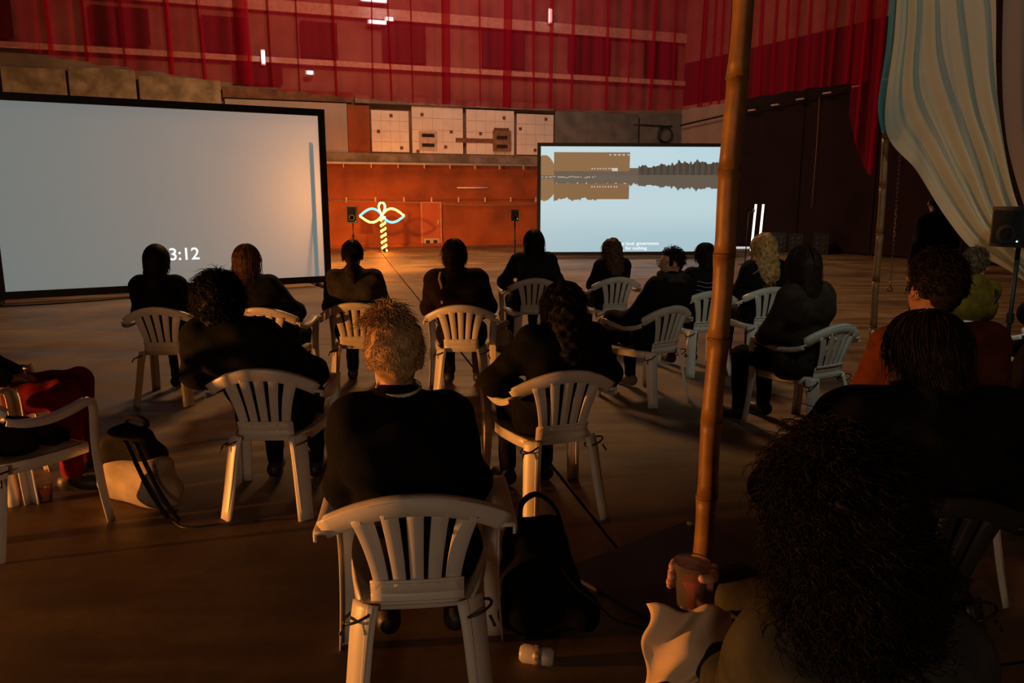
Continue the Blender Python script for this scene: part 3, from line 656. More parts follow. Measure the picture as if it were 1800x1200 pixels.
def hand_mesh(curl=.5, h=.0055):
    """right hand, wrist at origin, fingers along +Y, palm down (-Z), thumb at -X"""
    s = SDF(h, .008); s.cap((0,-.05,0),(0,.0,0),.024,.026); s.ell((0,.045,0),(.040,.052,.016)); s.cap((-.02,.0,0),(-.03,.07,0),.015,.012)
    for x, L, a in [(-.030,.072,-.06),(-.010,.080,-.01),(.011,.075,.03),(.030,.060,.09)]:
        p = np.array([x, .085, .002]); ang = 0
        for i, f in enumerate((.45, .32, .23)):
            ang += curl*(.75 if i == 0 else .95); q = p+L*f*1.1*np.array([math.sin(a), math.cos(a)*math.cos(ang), -math.sin(ang)]); s.cap(p, q, .0092-.0008*i, .0086-.0009*i, .004); p = q
    p = np.array([-.028,.018,-.004])
    for q, r in (((-.056,.048,-.014),.0115),((-.062,.078,-.026),.0098)): s.cap(p, q, .013, r, .006); p = np.array(q)
    return s.mesh()
HAND = hand_mesh()

def rot_h(yaw, pitch, roll=0): return (Matrix.Rotation(R(yaw), 3, 'Z') @ Matrix.Rotation(R(pitch), 3, 'X') @ Matrix.Rotation(R(roll), 3, 'Y'))
CLOTH = {}
def cloth(name, col, rough=.9): return mat('cloth_'+name, tuple(c*(.6 if max(col) < .1 else 1) for c in col), rough, .25, 18, .12, spec=.08)
def hairm(name, col): return mat('hair_'+name, col, .6, .35, 30, spec=.12)

def person(x, y, rz, label, hair=('long', 'dark', (.012,.008,.006)), top=('black', (.012,.012,.013)), legs=('dark', (.014,.014,.018)), lean=(0,0), scale=1.0, head=(0,0), width=1.0, arms='lap', h=.017, shoe=(.02,.02,.02), seed=1, standing=False, puff=.022, collar=None, nstr=450, seat=.44, skin=None, hand=None, hem=None, zoff=0.0, sleeves=True, thigh=0.0, shz=.455):
    e = empty('person', (x, y, zoff), rz, label, 'person'); k = scale; lx, ly = lean
    hz = seat+.085*k if not standing else .92*k
    V = lambda a, b, c: np.array([a, b, c], float)
    hip = V(0, -.03, hz); wst = V(.25*lx, -.085+.2*ly, hz+.17*k); chs = V(.6*lx, -.11+.6*ly, hz+.38*k); nkb = V(.85*lx, -.10+.85*ly, hz+.515*k)
    hc = V(lx, -.065+ly, hz+.655*k); sw = .165*k*width; Rm = rot_h(*head)
    sh = {s: V(.75*lx+s*sw, -.10+.75*ly, hz+shz*k) for s in (-1, 1)}
    hp = {s: V(s*.085*k, -.05, hz-.01) for s in (-1, 1)}
    if standing:
        kn = {s: V(s*.10*k, .0, .50*k) for s in (-1, 1)}; an = {s: V(s*.11*k, -.03, .09) for s in (-1, 1)}
    else:
        kn = {s: V(s*.13*k, .36*k+thigh, seat+.065+.5*thigh) for s in (-1, 1)}; an = {s: V(s*.13*k, .38*k-.02+thigh, .10) for s in (-1, 1)}
    if legs[0] == 'crossed': kn[1] = V(.02, .40*k, seat+.15); an[1] = V(-.22*k, .52*k, .34)
    toe = {s: an[s]+V(s*.02, .15*k, -.055) for s in (-1, 1)}
    if legs[0] == 'crossed': toe[1] = an[1]+V(-.08, .13, -.04)
    el = {}; wr = {}
    for s in (-1, 1):
        if standing: el[s] = sh[s]+V(s*.06, -.02, -.28*k); wr[s] = el[s]+V(-s*.05, .12, -.20*k)
        elif arms == 'rest' : el[s] = V(s*.27, -.03+.3*ly, .68); wr[s] = V(s*.26, .2, .675)
        elif arms == 'wide': el[s] = V(.4*lx+s*.27*width, -.02+.3*ly, hz+.22*k); wr[s] = V(s*.10, .20, hz+.10*k)
        elif arms == 'front': el[s] = V(.6*lx+s*.19*width, .10+.6*ly, hz+.24*k); wr[s] = V(s*.06, .26, hz+.22*k)
        else: el[s] = V(.5*lx+s*.215*k*width, .0+.4*ly, hz+.21*k); wr[s] = V(s*.08, .22, hz+.11*k)
        if isinstance(arms, dict) and s in arms: el[s] = np.array(arms[s][0], float); wr[s] = np.array(arms[s][1], float)
    def torso(s, g, arms_on=True, legs_on=False):
        s.cap(hip-V(.075*k,0,0), hip+V(.075*k,0,0), .118*k+g); s.cap(wst-V(.055*k*width,0,0), wst+V(.055*k*width,0,0), .105*k+g)
        s.cap(chs-V(.085*k*width,0,.02), chs+V(.085*k*width,0,-.02), .108*k+g); s.cap(hip, wst, .11*k+g, .10*k+g)
        s.cap(sh[-1]+V(.03,0,.005), sh[1]+V(-.03,0,.005), .062*k+g); s.cap(chs+V(0,0,.05), nkb, .085*k+g, .05*k+g)
        if arms_on:
            for q in (-1, 1): s.cap(sh[q], el[q], .057*k+g, .045*k+g); s.cap(el[q], wr[q], .045*k+g, .030*k+g)
    # body
    b = SDF(h, .035); torso(b, -.006)
    for q in (-1, 1): b.cap(hp[q], kn[q], .085*k, .058*k); b.cap(kn[q], an[q], .056*k, .036*k); b.cap(an[q]-V(0,.03,.03), toe[q], .036*k, .03*k)
    b.cap(nkb-V(0,0,.03), hc+V(0,-.01,-.06), .056*k, .052*k, .02)
    hm = np.array(Rm); H = lambda p: hc+hm@(np.array(p)*k)
    b.ell(hc+hm@V(0,-.01*k,.02*k), np.array([.075,.095,.10])*k, hm, .02); b.ell(H((0,.025,-.035)), np.array([.058,.068,.075])*k, hm, .02)
    b.cap(H((0,.085,.012)), H((0,.112,-.026)), .010*k, .016*k, .012); b.ell(H((0,.07,-.098)), np.array([.03,.026,.02])*k, hm, .02)
    b.cap(H((-.02,.088,-.062)), H((.02,.088,-.062)), .008*k, .008*k, .008); b.cap(H((-.045,.075,.035)), H((.045,.075,.035)), .012*k, .012*k, .015)
    for q in (-1, 1): b.ell(H((q*.078,-.005,-.01)), np.array([.012,.022,.034])*k, hm, .008)
    Vb, Fb = b.mesh(); mb = MB(); mb.add(Vb, Fb.tolist())
    if hand is None: hand = {}
    for q in (-1, 1):
        hv, hf = hand.get(q, HAND); d = wr[q]-el[q]; d = d/np.linalg.norm(d)
        if not standing and not isinstance(arms, dict): d = V(d[0]*.6, 1, -.25) if arms != 'lap' else V(-q*.5, .9, -.2)
        d = d/np.linalg.norm(d); zx = V(0,0,1) if abs(d[2]) < .8 else V(q,0,0); xx = np.cross(d, zx); xx /= np.linalg.norm(xx); zz = np.cross(xx, d)
        v2 = hv.copy(); f2 = hf
        if q < 0: v2[:, 0] *= -1; f2 = hf[:, ::-1]
        mb.add(wr[q]+(v2@np.stack([xx, d, zz]))*k, f2.tolist())
    mb.build('body', skin or M_SKIN, e, True)
    for q in (-1, 1):
        ey = MB().lathe([(.003,-.011),(.009,-.006),(.0115,0),(.009,.006),(.003,.011)], n=10, axis='y').build('eye', M_EYE, e, True)
        ey.location = Vector(H((q*.032,.076,.008))); ey.rotation_euler = Rm.to_euler()
    # top
    if top:
        j = SDF(h, .045); torso(j, puff, sleeves)
        if sleeves:
            for q in (-1, 1): j.cap(el[q], wr[q], .05*k+puff*.6, .036*k+puff*.5)
        if hem: 
            for q in (-1, 1): j.cap(hp[q], hp[q]+V(q*.02, .1, -.02), .10*k, .10*k)
        if collar is None: j.cap(nkb-V(0,.01,.04), nkb+V(0,-.005,.03), .062*k, .058*k, .03)
        j.disp = fold_noise(.006, 26, seed); jo = MB(); v, f = j.mesh(); jo.add(v, f.tolist()); jo.build('jacket', cloth(top[0], top[1]), e, True)
        if collar == 'white':
            t = np.linspace(0, 2*pi, 25); MB().sweep(np.stack([nkb[0]+.070*k*np.cos(t), nkb[1]+.012+.070*k*np.sin(t), nkb[2]+.040*k+.012*np.sin(t)], -1), (0,0,1), .034, .006).build('shirt_collar', cloth('white_collar', (.6,.56,.5)), e, True)
    tr = SDF(h, .03)
    for q in (-1, 1): tr.cap(hp[q], kn[q], .098*k, .072*k); tr.cap(kn[q], an[q]+V(0,0,.02), .070*k, .052*k)
    tr.cap(hp[-1], hp[1], .112*k); tr.disp = fold_noise(.005, 28, seed+3); v, f = tr.mesh(); t_ = MB(); t_.add(v, f.tolist()); t_.build('trousers', cloth('trousers_'+legs[0]+str(legs[1][0]), legs[1]), e, True)
    for q in (-1, 1):
        so = SDF(.012, .02); so.cap(an[q]-V(0,.035,.03), an[q]+V(0,.0,-.01), .045*k, .046*k); so.cap(an[q]-V(0,.03,.045), toe[q], .042*k, .040*k); zc = min(toe[q][2], an[q][2]-.055)-.032
        so.cut(lambda X, Y, Z, zc=zc: zc-Z); v, f = so.mesh(); s_ = MB(); s_.add(v, f.tolist()); s_.build('shoe', mat('shoe_%s' % str(shoe), shoe, .5), e, True)
    hair_build(e, hair, hc, hm, k, nkb, h, seed, nstr); e['_k'] = k
    del e['_k']; return e, dict(hc=hc, hm=hm, k=k, nkb=nkb, sh=sh, el=el, wr=wr, chs=chs, hip=hip, kn=kn)

def hair_build(e, hair, hc, hm, k, nkb, h, seed, nstr):
    st, nm, col = hair; m = hairm(nm, col); V = lambda a, b, c: np.array([a, b, c], float); W_ = lambda p: hc+hm@(np.array(p, float)*k)
    s = SDF(min(h, .014), .03); mb = MB(); ell = np.array([.083,.104,.112])*k; cc = hc+hm@V(0,-.012*k,.02*k); face = True
    s.ell(cc, ell, hm)
    if st == 'long':
        s.ell(cc, ell*1.09, hm); s.cap(W_((0,-.06,0)), W_((0,-.085,-.17)), .092*k, .085*k); s.cap(W_((-.055,-.03,-.02)), W_((-.08,-.045,-.16)), .052*k, .042*k); s.cap(W_((.055,-.03,-.02)), W_((.08,-.045,-.16)), .052*k, .042*k)
        strands(mb, cc, hm, ell*1.08, nstr, .34*k, .010, 1.0, .0035*k, seed, 11, spread=.012)
    elif st == 'hood':
        s.ell(cc, ell+.024*k, hm); s.cap(W_((0,-.05,-.05)), W_((0,-.08,-.17)), .088*k, .10*k); strands(mb, cc, hm, ell, nstr//2, .24*k, .006, 1, .0035*k, seed, 9)
    elif st == 'bob':
        s.cap(W_((0,-.05,0)), W_((0,-.055,-.09)), .085*k, .078*k); strands(mb, cc, hm, ell, nstr, .21*k, .008, 1, .0032*k, seed, 9, spread=.012)
    elif st == 'pony':
        s.ell(W_((0,-.115,-.01)), np.array([.03,.03,.03])*k); s.cap(W_((0,-.13,-.02)), W_((.02,-.16,-.13)), .034*k, .038*k); s.cap(W_((.02,-.16,-.13)), W_((.03,-.15,-.24)), .036*k, .012*k)
        strands(mb, cc, hm, ell, nstr//2, .13*k, .004, 1, .003*k, seed, 8, spread=.004)
    elif st == 'curly':
        s.ell(W_((0,-.025,.03)), np.array([.125,.13,.125])*k); s.cap(W_((0,-.05,-.03)), W_((0,-.05,-.09)), .11*k, .09*k); s.disp = curl_noise(.016, 75, seed)
        strands(mb, cc, hm, np.array([.118,.125,.122])*k, nstr, .075*k, .013*k, 2.0, .0028*k, seed, 10, spread=.014, zmin=-.55, up=1.0)
    elif st == 'bigcurly':
        s.ell(W_((0,-.03,.02)), np.array([.118,.125,.125])*k); s.cap(W_((0,-.05,-.04)), W_((0,-.075,-.19)), .115*k, .105*k); s.disp = curl_noise(.012, 65, seed)
        strands(mb, cc, hm, np.array([.112,.120,.122])*k, nstr, .075*k, .014*k, 2.2, .0022*k, seed, 11, spread=.016, zmin=-.6, up=1.0)
        strands(mb, W_((0,-.055,-.10)), hm, np.array([.118,.120,.14])*k, nstr, .075*k, .014*k, 2.2, .0022*k, seed+7, 11, spread=.016, zmin=-.85, up=1.0)
    elif st == 'longcurly':
        s.ell(W_((0,-.025,.03)), np.array([.108,.12,.122])*k); s.cap(W_((0,-.06,-.02)), W_((0,-.10,-.24)), .108*k, .125*k); s.cap(W_((-.05,-.03,-.05)), W_((-.09,-.07,-.22)), .06*k, .06*k); s.cap(W_((.05,-.03,-.05)), W_((.09,-.07,-.22)), .06*k, .06*k)
        s.disp = curl_noise(.016, 70, seed); strands(mb, cc, hm, np.array([.108,.122,.122])*k, nstr, .40*k, .012*k, 4.5, .0030*k, seed, 16, spread=.014, zmin=-.4, up=.0)
    elif st == 'short':
        s.disp = curl_noise(.006, 90, seed); strands(mb, cc, hm, ell, nstr, .035*k, .004, .6, .0028*k, seed, 5, spread=.008, up=.8, zmin=-.25)
    elif st == 'tousled':
        s.ell(W_((0,-.015,.045)), np.array([.086,.10,.095])*k); s.disp = curl_noise(.005, 60, seed)
        strands(mb, cc, hm, ell*1.0, nstr, .034*k, .003, .5, .0016*k, seed, 5, spread=.006, up=.9, zmin=-.30)
        strands(mb, cc+np.array([-.02,.02,.02]), hm, ell*.98, nstr//4, .055*k, .006, .6, .002*k, seed+5, 6, spread=.012, up=3.0, zmin=.6)
    # keep the face free
    fi = np.linalg.inv(hm); low = -.03 if st in ('short', 'tousled', 'pony') else -9
    def cutf(X, Y, Z):
        P = np.stack([X, Y, Z], -1)-hc; L = P@fi.T/k; y = L[..., 1]; z = L[..., 2]; a = np.minimum(y-.045, .068-z)*k
        if low > -1: a = np.maximum(a, np.minimum(np.minimum(low-z, y+.06), .5)*k); a = np.maximum(a, (-.085-z)*k) if st != 'pony' else a
        return a
    s.cut(cutf)
    v, f = s.mesh(); mb.add(v, f.tolist()); return mb.build('hair', m, e, True)

# ------------------------------------------------------------------ audience
DK = (.012,.008,.006); BR = (.060,.028,.014); GB = (.010,.010,.011)
def seated(x, y, rz, clabel, plabel, dx=0, dy=0, **kw):
    if clabel: chair(x, y, rz, clabel)
    c, s = math.cos(R(rz)), math.sin(R(rz)); return person(x+c*dx-s*dy, y+s*dx+c*dy, rz, plabel, **kw)
def strap(e, pts, w, m, name='strap', wd=(1,0,0)): return MB().sweep(crv(pts, 18), wd, w, .006).build(name, m, e, True)
p1, d = seated(-2.80, 6.22, 2, 'white armchair of the hooded person before the blank screen', 'person in black with a dark hood, beside the countdown digits', hair=('hood','dark',DK), lean=(-.04,0), scale=.94, seed=1)
p2, d = seated(-1.95, 6.2, -4, 'white armchair of the long brown-haired person, half hidden by curly hair', 'person with long light brown hair in a dark patterned jacket', hair=('long','brown',(.16,.075,.032)), top=('navy',(.022,.022,.028)), lean=(-.17,.02), scale=.95, seed=2, arms='wide')
p3, d = seated(-1.30, 6.48, 3, 'white armchair of the ponytailed person, behind the fair head', 'person with a dark ponytail in an olive grey sweater', hair=('pony','dark',(.018,.011,.008)), top=('olive',(.075,.068,.05)), lean=(-.03,0), scale=.98, seed=3, width=1.06)
p4, d = seated(-.42, 6.35, 2, 'white armchair in the middle, holding the person with a shoulder strap', 'person with short dark bob and dark brown jacket, pale strap on shoulder', hair=('bob','dark',DK), top=('darkbrown',(.024,.013,.010)), lean=(-.05,0), scale=1.0, width=1.14, seed=4)
strap(p4, [(-.17,-.215,1.00),(-.15,-.225,.92),(-.15,-.215,.80)], .02, cloth('pale_strap',(.35,.28,.22)))
strap(p4, [(-.17,-.215,1.00),(-.16,-.12,1.055),(-.15,-.0,.98)], .02, cloth('pale_strap',(.35,.28,.22)))
p5, d = seated(.19, 8.37, 12, 'far white armchair in front of the left edge of the lake screen', 'person with long black hair in a grey-green jacket, far row', hair=('long','dark',DK), top=('greygreen',(.032,.036,.033)), lean=(.03,0), scale=.98, width=1.1, arms='wide', seed=5)
p6, d = seated(1.07, 8.48, 16, 'far white armchair in front of the film subtitles', 'person with loose wavy brown hair in black, before the subtitles', hair=('longcurly','wavybrown',(.085,.042,.022)), lean=(.0,0), scale=.86, seed=6, nstr=350)
p7, d7 = seated(1.12, 6.24, 36, 'white armchair turned left, holding the bespectacled person', 'person with glasses looking left, dark jacket and grey scarf', dx=.02, hair=('short','dark',(.02,.013,.01)), top=('charcoal',(.016,.015,.016)), lean=(.05,-.10), scale=.93, width=1.1, head=(62,0), legs=('dark',(.014,.014,.018)), arms='rest', seed=7, shoe=(.16,.15,.14))
hc, hm = d7['hc'], d7['hm']; H7 = lambda p: hc+hm@np.array(p)
g = MB()
for q in (-1, 1):
    t = np.linspace(0, 2*pi, 17); g.tube([H7((q*.033+.025*math.cos(a), .104, .008+.020*math.sin(a))) for a in t], .0025, n=5); g.tube([H7((q*.058,.104,.012)), H7((q*.074,.04,.012)), H7((q*.078,-.01,.004))], .0025, n=5)
g.tube([H7((-.008,.106,.01)), H7((.008,.106,.01))], .0025, n=5); g.build('glasses', M_BLACKPL, p7, True)
sc = MB(); nk = d7['nkb']
for r_, z_, w_ in ((.085,.03,.07),(.10,-.01,.06)): sc.tube([(nk[0]+r_*math.cos(a), nk[1]+.01+r_*math.sin(a), nk[2]+z_+.012*math.sin(2*a+z_*90)) for a in np.linspace(0, 2*pi, 28)], w_*.45, n=8, cap=False)
sc.sweep(crv([nk+np.array([-.07,.09,.0]), nk+np.array([-.10,.12,-.1]), nk+np.array([-.10,.12,-.25]), nk+np.array([-.09,.13,-.36])], 12), (1,0,0), .10, .02)
sc.build('scarf', cloth('grey_scarf',(.07,.06,.058)), p7, True)
p8, d8 = seated(1.78, 7.25, 14, 'white armchair hidden behind the bespectacled person', 'person with dark bun-like hair and thin-striped black top, behind the glasses wearer', hair=('bob','dark',DK), lean=(0,0), scale=.90, seed=8)
for z in (.72,.76,.80,.84,.88): MB().sweep([(x_, -.262+.0-.9*(-(x_**2))*1.2+(.0 if z < .8 else .006), z+.01*math.sin(x_*30)) for x_ in np.linspace(-.15,.15,9)], (0,0,1), .006, .004).build('stripe', cloth('stripe',(.25,.24,.24)), p8)
p9, d9 = seated(2.44, 7.55, 12, 'white armchair behind the thick bamboo pole, under the curly blonde person', 'person with curly blonde hair in a dark jacket, beside the white light tubes', hair=('longcurly','blonde',(.42,.24,.09)), lean=(-.02,0), scale=.97, seed=9, nstr=500)
strap(p9, [(-.19,-.20,.92),(-.1,-.255,1.0),(0,-.22,1.05)], .012, cloth('pale_strap',(.35,.28,.22)))
p10, d = seated(2.09, 5.36, 31, 'white armchair right of the thick bamboo pole, turned left', 'person with long straight dark brown hair in a taupe jacket', hair=('long','darkbrown',(.022,.011,.008)), top=('taupe',(.062,.044,.032)), legs=('brown',(.022,.015,.011)), lean=(-.03,.02), head=(-25,0), scale=1.0, width=1.08, dx=-.12, seed=10)
p12, d = seated(3.05, 5.52, 18, 'white armchair half hidden behind the rust-coloured shoulders', 'person with short greyish brown hair in a mustard yellow top', hair=('short','greybrown',(.09,.055,.035)), top=('mustard',(.115,.070,.009)), lean=(.19,.02), head=(-60,0), scale=.97, dx=.12, seed=12)
strap(p12, [(.30,-.10,1.02),(.24,-.21,.96),(.16,-.22,.84)], .02, M_BLACKPL)
chair(3.92, 5.70, 10, 'white armchair at the right edge with a black backpack on it')
p15, d = seated(-1.28, 4.03, 1, 'white armchair of the black curly-haired person at the left front', 'person with big black curly hair in a black coat, left front', hair=('curly','black',(.006,.005,.005)), top=('black',GB), lean=(-.25,.02), scale=.92, width=1.15, arms='wide', seed=15, h=.014, nstr=1500, puff=.032, hem=1)
p16, d16 = seated(-.31, 2.37, 6, 'nearest white armchair in the foreground, under the fair-haired person', 'person with short tousled fair hair in a black suit jacket', hair=('tousled','fair',(.44,.28,.14)), top=('suitblack',(.008,.008,.010)), lean=(-.055,.03), scale=.97, width=.93, arms='lap', seed=16, h=.013, nstr=2600, puff=.024, collar='white')
p17, d = seated(.19, 3.97, 20, 'white armchair right of the middle aisle, turned left, orange-lit leg', 'person with long black curly hair in a black coat, beside the bamboo pole', hair=('longcurly','black',(.006,.005,.005)), top=('black',GB), lean=(.05,.0), scale=.885, width=1.2, arms='wide', seed=17, h=.014, nstr=1600, puff=.03, hem=1)
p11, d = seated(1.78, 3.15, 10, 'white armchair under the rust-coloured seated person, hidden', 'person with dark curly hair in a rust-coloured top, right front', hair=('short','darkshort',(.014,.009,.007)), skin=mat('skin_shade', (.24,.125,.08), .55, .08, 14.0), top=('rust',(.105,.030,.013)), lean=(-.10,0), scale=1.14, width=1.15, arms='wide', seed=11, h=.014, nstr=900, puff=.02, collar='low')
strap(p11, [(-.20,-.235,1.02),(-.16,-.285,.92),(-.10,-.275,.80)], .012, cloth('pale_strap',(.35,.28,.22)))
dark_chair(1.25, 2.36, 2, 'darkened armchair under the broad black-coated person'); p13, d = seated(1.25, 2.36, 2, None, 'person with short dark hair in a broad black coat, front right', hair=('bob','dark',DK), top=('black',GB), lean=(.0,.0), scale=1.0, width=1.45, head=(38,0), arms='wide', seed=13, h=.014, nstr=900, puff=.04, collar='low', hem=1)
# nearest person, holding a cup out to the left
gs = SDF(.0045, .007); gs.cap((0,-.05,0),(0,.0,0),.026,.027); gs.ell((.006,.042,.0),(.040,.050,.017)); gs.cap((.0,.0,0),(-.02,.07,0),.018,.014)
for i, (z, L) in enumerate([(.032,.078),(.011,.086),(-.011,.080),(-.031,.064)]):     # fingers stacked in z, wrapped round an upright cup on -X side
    a0 = 2.05; P = [np.array([-.046+.052*math.cos(t), .105+.052*math.sin(t), z]) for t in np.linspace(-.15, a0*L/.08, 6)]
    gs.cap((.012,.075,z*.85), P[0], .0125, .0105, .006)
    for a, b in zip(P[:-1], P[1:]): gs.cap(a, b, .0102, .0096, .003)
P = [np.array([-.046+.050*math.cos(t), .105+.050*math.sin(t), .030+.004*i]) for i, t in enumerate(np.linspace(-1.0, -2.3, 4))]
gs.cap((-.012,.012,.012), P[0], .016, .0125, .008)
for a, b in zip(P[:-1], P[1:]): gs.cap(a, b, .0122, .0105, .004)
GRIP = gs.mesh()
p14, d14 = person(.69, 1.28, 0, 'nearest person with a big dark curly head, holding out a cup, right foreground', hair=('bigcurly','darkcurl',(.010,.007,.006)), top=('plaid',(.07,.07,.062)), lean=(-.15,.0), scale=.92, width=.90, shz=.40, head=(25,0), seed=14, h=.012, nstr=2600, puff=.028, arms={1: ((.01,.16,.745),(-.18,.31,.775)), -1: ((-.24,.04,.60),(-.24,.16,.68))}, hand={1: GRIP}, collar='low')
dark_chair(.69, 1.28, 0, 'darkened armchair under the nearest curly-headed person')
# person at the left edge in red trousers, and the empty chair before it
p18, d = seated(-3.03, 4.14, -75, 'white armchair of the red-trousered person, left edge', 'person in red trousers at the left edge, mostly out of frame', hair=('long','dark',DK), top=('bottle',(.03,.032,.022)), legs=('red',(.17,.010,.012)), lean=(.0,-.25), scale=1.12, dy=-.02, thigh=.14, seed=18, puff=.025)
chair(-2.45, 3.60, -21, 'white armchair seen from the side at the left edge, next to the canvas bag')
p19, d = person(4.95, 9.2, 10, 'standing person in black behind the seated group, before the pale drape', hair=('short','dark',DK), scale=1.0, standing=True, seed=19, head=(-20,0))
p20, d = seated(2.50, 3.55, 14, 'white armchair at the right edge under the striped sleeve', 'person in a thin-striped black top cut off by the right edge', hair=('bob','dark',DK), scale=.88, lean=(.06,.05), seed=20)
for z in (.70,.74,.78,.82,.86,.90): MB().sweep([(x_, -.262+1.08*x_**2, z) for x_ in np.linspace(-.16,.16,9)], (0,0,1), .007, .004).build('stripe', cloth('stripe',(.25,.24,.24)), p20)

# ------------------------------------------------------------------ bags, cups and small things
def blob(name, s, m, parent): v, f = s.mesh(); b = MB(); b.add(v, f.tolist()); return b.build(name, m, parent, True)
bp = empty('backpack', (.10, 2.72, 0), 12, 'black backpack with a loop handle beside the nearest chair', 'backpack')
s = SDF(.014, .06); s.cap((-.06,.0,.10),(.06,.0,.10),.10,.10); s.cap((-.05,.03,.22),(.06,.03,.24),.105,.10); s.cap((-.04,.05,.36),(.04,.05,.37),.08,.075); s.cap((.08,-.02,.10),(.16,-.06,.09),.085,.075); s.disp = fold_noise(.010, 24, 3); s.cut(lambda X, Y, Z: .004-Z)
blob('bag_body', s, cloth('bagblack',(.007,.007,.008)), bp)
MB().sweep(crv([(-.06,.05,.43),(-.05,.06,.50),(.01,.06,.53),(.08,.05,.47),(.11,.04,.36)], 18), (0,1,0), .035, .012).build('handle', cloth('bagblack',(.007,.007,.008)), bp, True)
strap(bp, [(.06,-.07,.30),(.12,-.10,.22),(.22,-.08,.12),(.30,-.05,.03),(.40,-.1,.012)], .025, cloth('grey_strap',(.05,.05,.05)), wd=(0,1,0))
MB().box((-.02,.10,.2),(.02,.105,.24)).build('buckle', M_ROPE, bp)
lb = empty('canvas_bag', (-2.03, 3.98, 0), -20, 'slumped canvas bag with dark top and white bottom by the side chair', 'bag')
s = SDF(.013, .05); s.cap((-.10,0,.09),(.12,-.02,.09),.085,.09); s.cap((-.09,.02,.19),(.08,0,.18),.085,.08); s.disp = fold_noise(.012, 26, 5); s.cut(lambda X, Y, Z: .004-Z)
blob('white_bottom', s, mat('white_canvas', (.32,.27,.21), .85, .2, 10, .2), lb)
s = SDF(.013, .05); s.cap((-.10,.02,.24),(.04,.02,.24),.086,.080); s.cap((-.09,.04,.33),(.0,.04,.33),.06,.05); s.disp = fold_noise(.012, 26, 6)
blob('dark_top', s, cloth('darktop',(.016,.014,.013)), lb)
t = np.linspace(0, 2*pi, 19); MB().tube(np.stack([-.03+.055*np.cos(t), 0*t+.04, .395+.03*np.sin(t)], -1), .012, cap=False).build('drawstring_loop', cloth('darktop',(.016,.014,.013)), lb, True)
for o_ in (0, .05): strap(lb, [(-.0+o_,-.06,.34),(.08+o_,-.10,.26),(.15+o_,-.12,.15),(.21+o_,-.12,.05),(.24+o_,-.12,.012)], .022, cloth('strapdark',(.05,.042,.035)), wd=(0,1,0))
strap(lb, [(.26,-.12,.010),(.36,-.16,.010),(.46,-.08,.010),(.58,.0,.010)], .02, M_BLACKPL, 'trailing_strap', (0,1,0))
ct = empty('coat', (-2.45, 3.60, .43), -21, 'dark coat bundled on the seat of the side chair at the left', 'coat')
s = SDF(.014, .06); s.cap((-.12,-.08,.07),(.14,-.06,.07),.075,.07); s.cap((-.12,.08,.06),(.13,.10,.06),.07,.06); s.cap((-.05,-.12,.14),(.10,-.10,.15),.07,.06); s.disp = fold_noise(.014, 26, 11); s.cut(lambda X, Y, Z: .004-Z)
v, f = s.mesh(); b = MB(); b.add(v, f.tolist()); b.build('coat_body', cloth('coatdark',(.018,.010,.010)), ct, True)
MB().sweep(crv([(.12,.02,.12),(.19,.06,.10),(.17,.16,.05),(.08,.18,.04)], 14), (0,0,1), .07, .035).build('sleeve', cloth('coatdark',(.018,.010,.010)), ct, True)
wbg = empty('tote_bag', (-.10, 8.3, 0), 5, 'pale tote bag on the floor between the middle and far chairs', 'bag')
s = SDF(.014, .04); s.cap((-.05,0,.06),(.06,0,.06),.055,.06); s.cap((-.03,0,.26),(.03,0,.28),.045,.04); s.cap((-.04,0,.16),(.05,0,.16),.055,.055); s.disp = fold_noise(.008, 28, 2); s.cut(lambda X, Y, Z: .004-Z)
blob('bag_body', s, mat('tan_canvas', (.32,.26,.19), .85, .2, 10, .2), wbg)
MB().tube(crv([(-.04,0,.30),(-.03,0,.42),(.03,0,.42),(.04,0,.30)], 14), .008).build('handle', mat('tan_canvas', (.32,.26,.19)), wbg, True)
bk = empty('backpack', (3.92, 5.68, .44), 10, 'black backpack standing on the right edge chair', 'backpack')
s = SDF(.015, .06); s.cap((-.10,-.02,.10),(.10,-.02,.10),.10,.10); s.cap((-.08,-.04,.36),(.08,-.04,.38),.10,.09); s.disp = fold_noise(.008, 24, 8); s.cut(lambda X, Y, Z: .002-Z)
blob('bag_body', s, cloth('bagblack',(.007,.007,.008)), bk)
t = np.linspace(0, pi, 9); MB().tube(np.stack([.05*np.cos(t), 0*t-.04, .46+.04*np.sin(t)], -1), .008).build('handle', M_BLACKPL, bk, True)
lb.scale = (1.35, 1.2, 1.1)
# cups
M_CUP = bpy.data.materials.new('clear_plastic'); M_CUP.use_nodes = True; b_ = M_CUP.node_tree.nodes['Principled BSDF']; b_.inputs['Transmission Weight'].default_value = .95; b_.inputs['Roughness'].default_value = .08; b_.inputs['IOR'].default_value = 1.15; b_.inputs['Base Color'].default_value = (.95,.85,.8,1)
def cup(loc, label, liquid, lean=0):
    e = empty('plastic_cup', loc, 0, label, 'cup'); prof = [(.030,0),(.031,.004),(.041,.105),(.0425,.107),(.0405,.105),(.030,.006)]
    MB().lathe(prof, n=24).build('cup_wall', M_CUP, e, True); MB().lathe([(.0285,.007),(.036,.068),(.0365,.070)], n=24).build('drink', mat('drink_'+str(liquid[0]), liquid, .15, .05), e, True); return e
cup((-2.57, 4.0, 0), 'clear cup with amber drink on the floor under the side chair', (.55,.13,.02))
dd = d14['wr'][1]-d14['el'][1]; dd /= np.linalg.norm(dd); xx = np.cross(dd, (0,0,1.)); xx /= np.linalg.norm(xx); zz = np.cross(xx, dd)
cw = np.array([.69,1.28,0])+d14['wr'][1]+(dd*.105-xx*.046)*.92
hc_ = cup(tuple(cw-np.array([0,0,.055])), 'clear cup with red drink held by the nearest person', (.50,.05,.02))
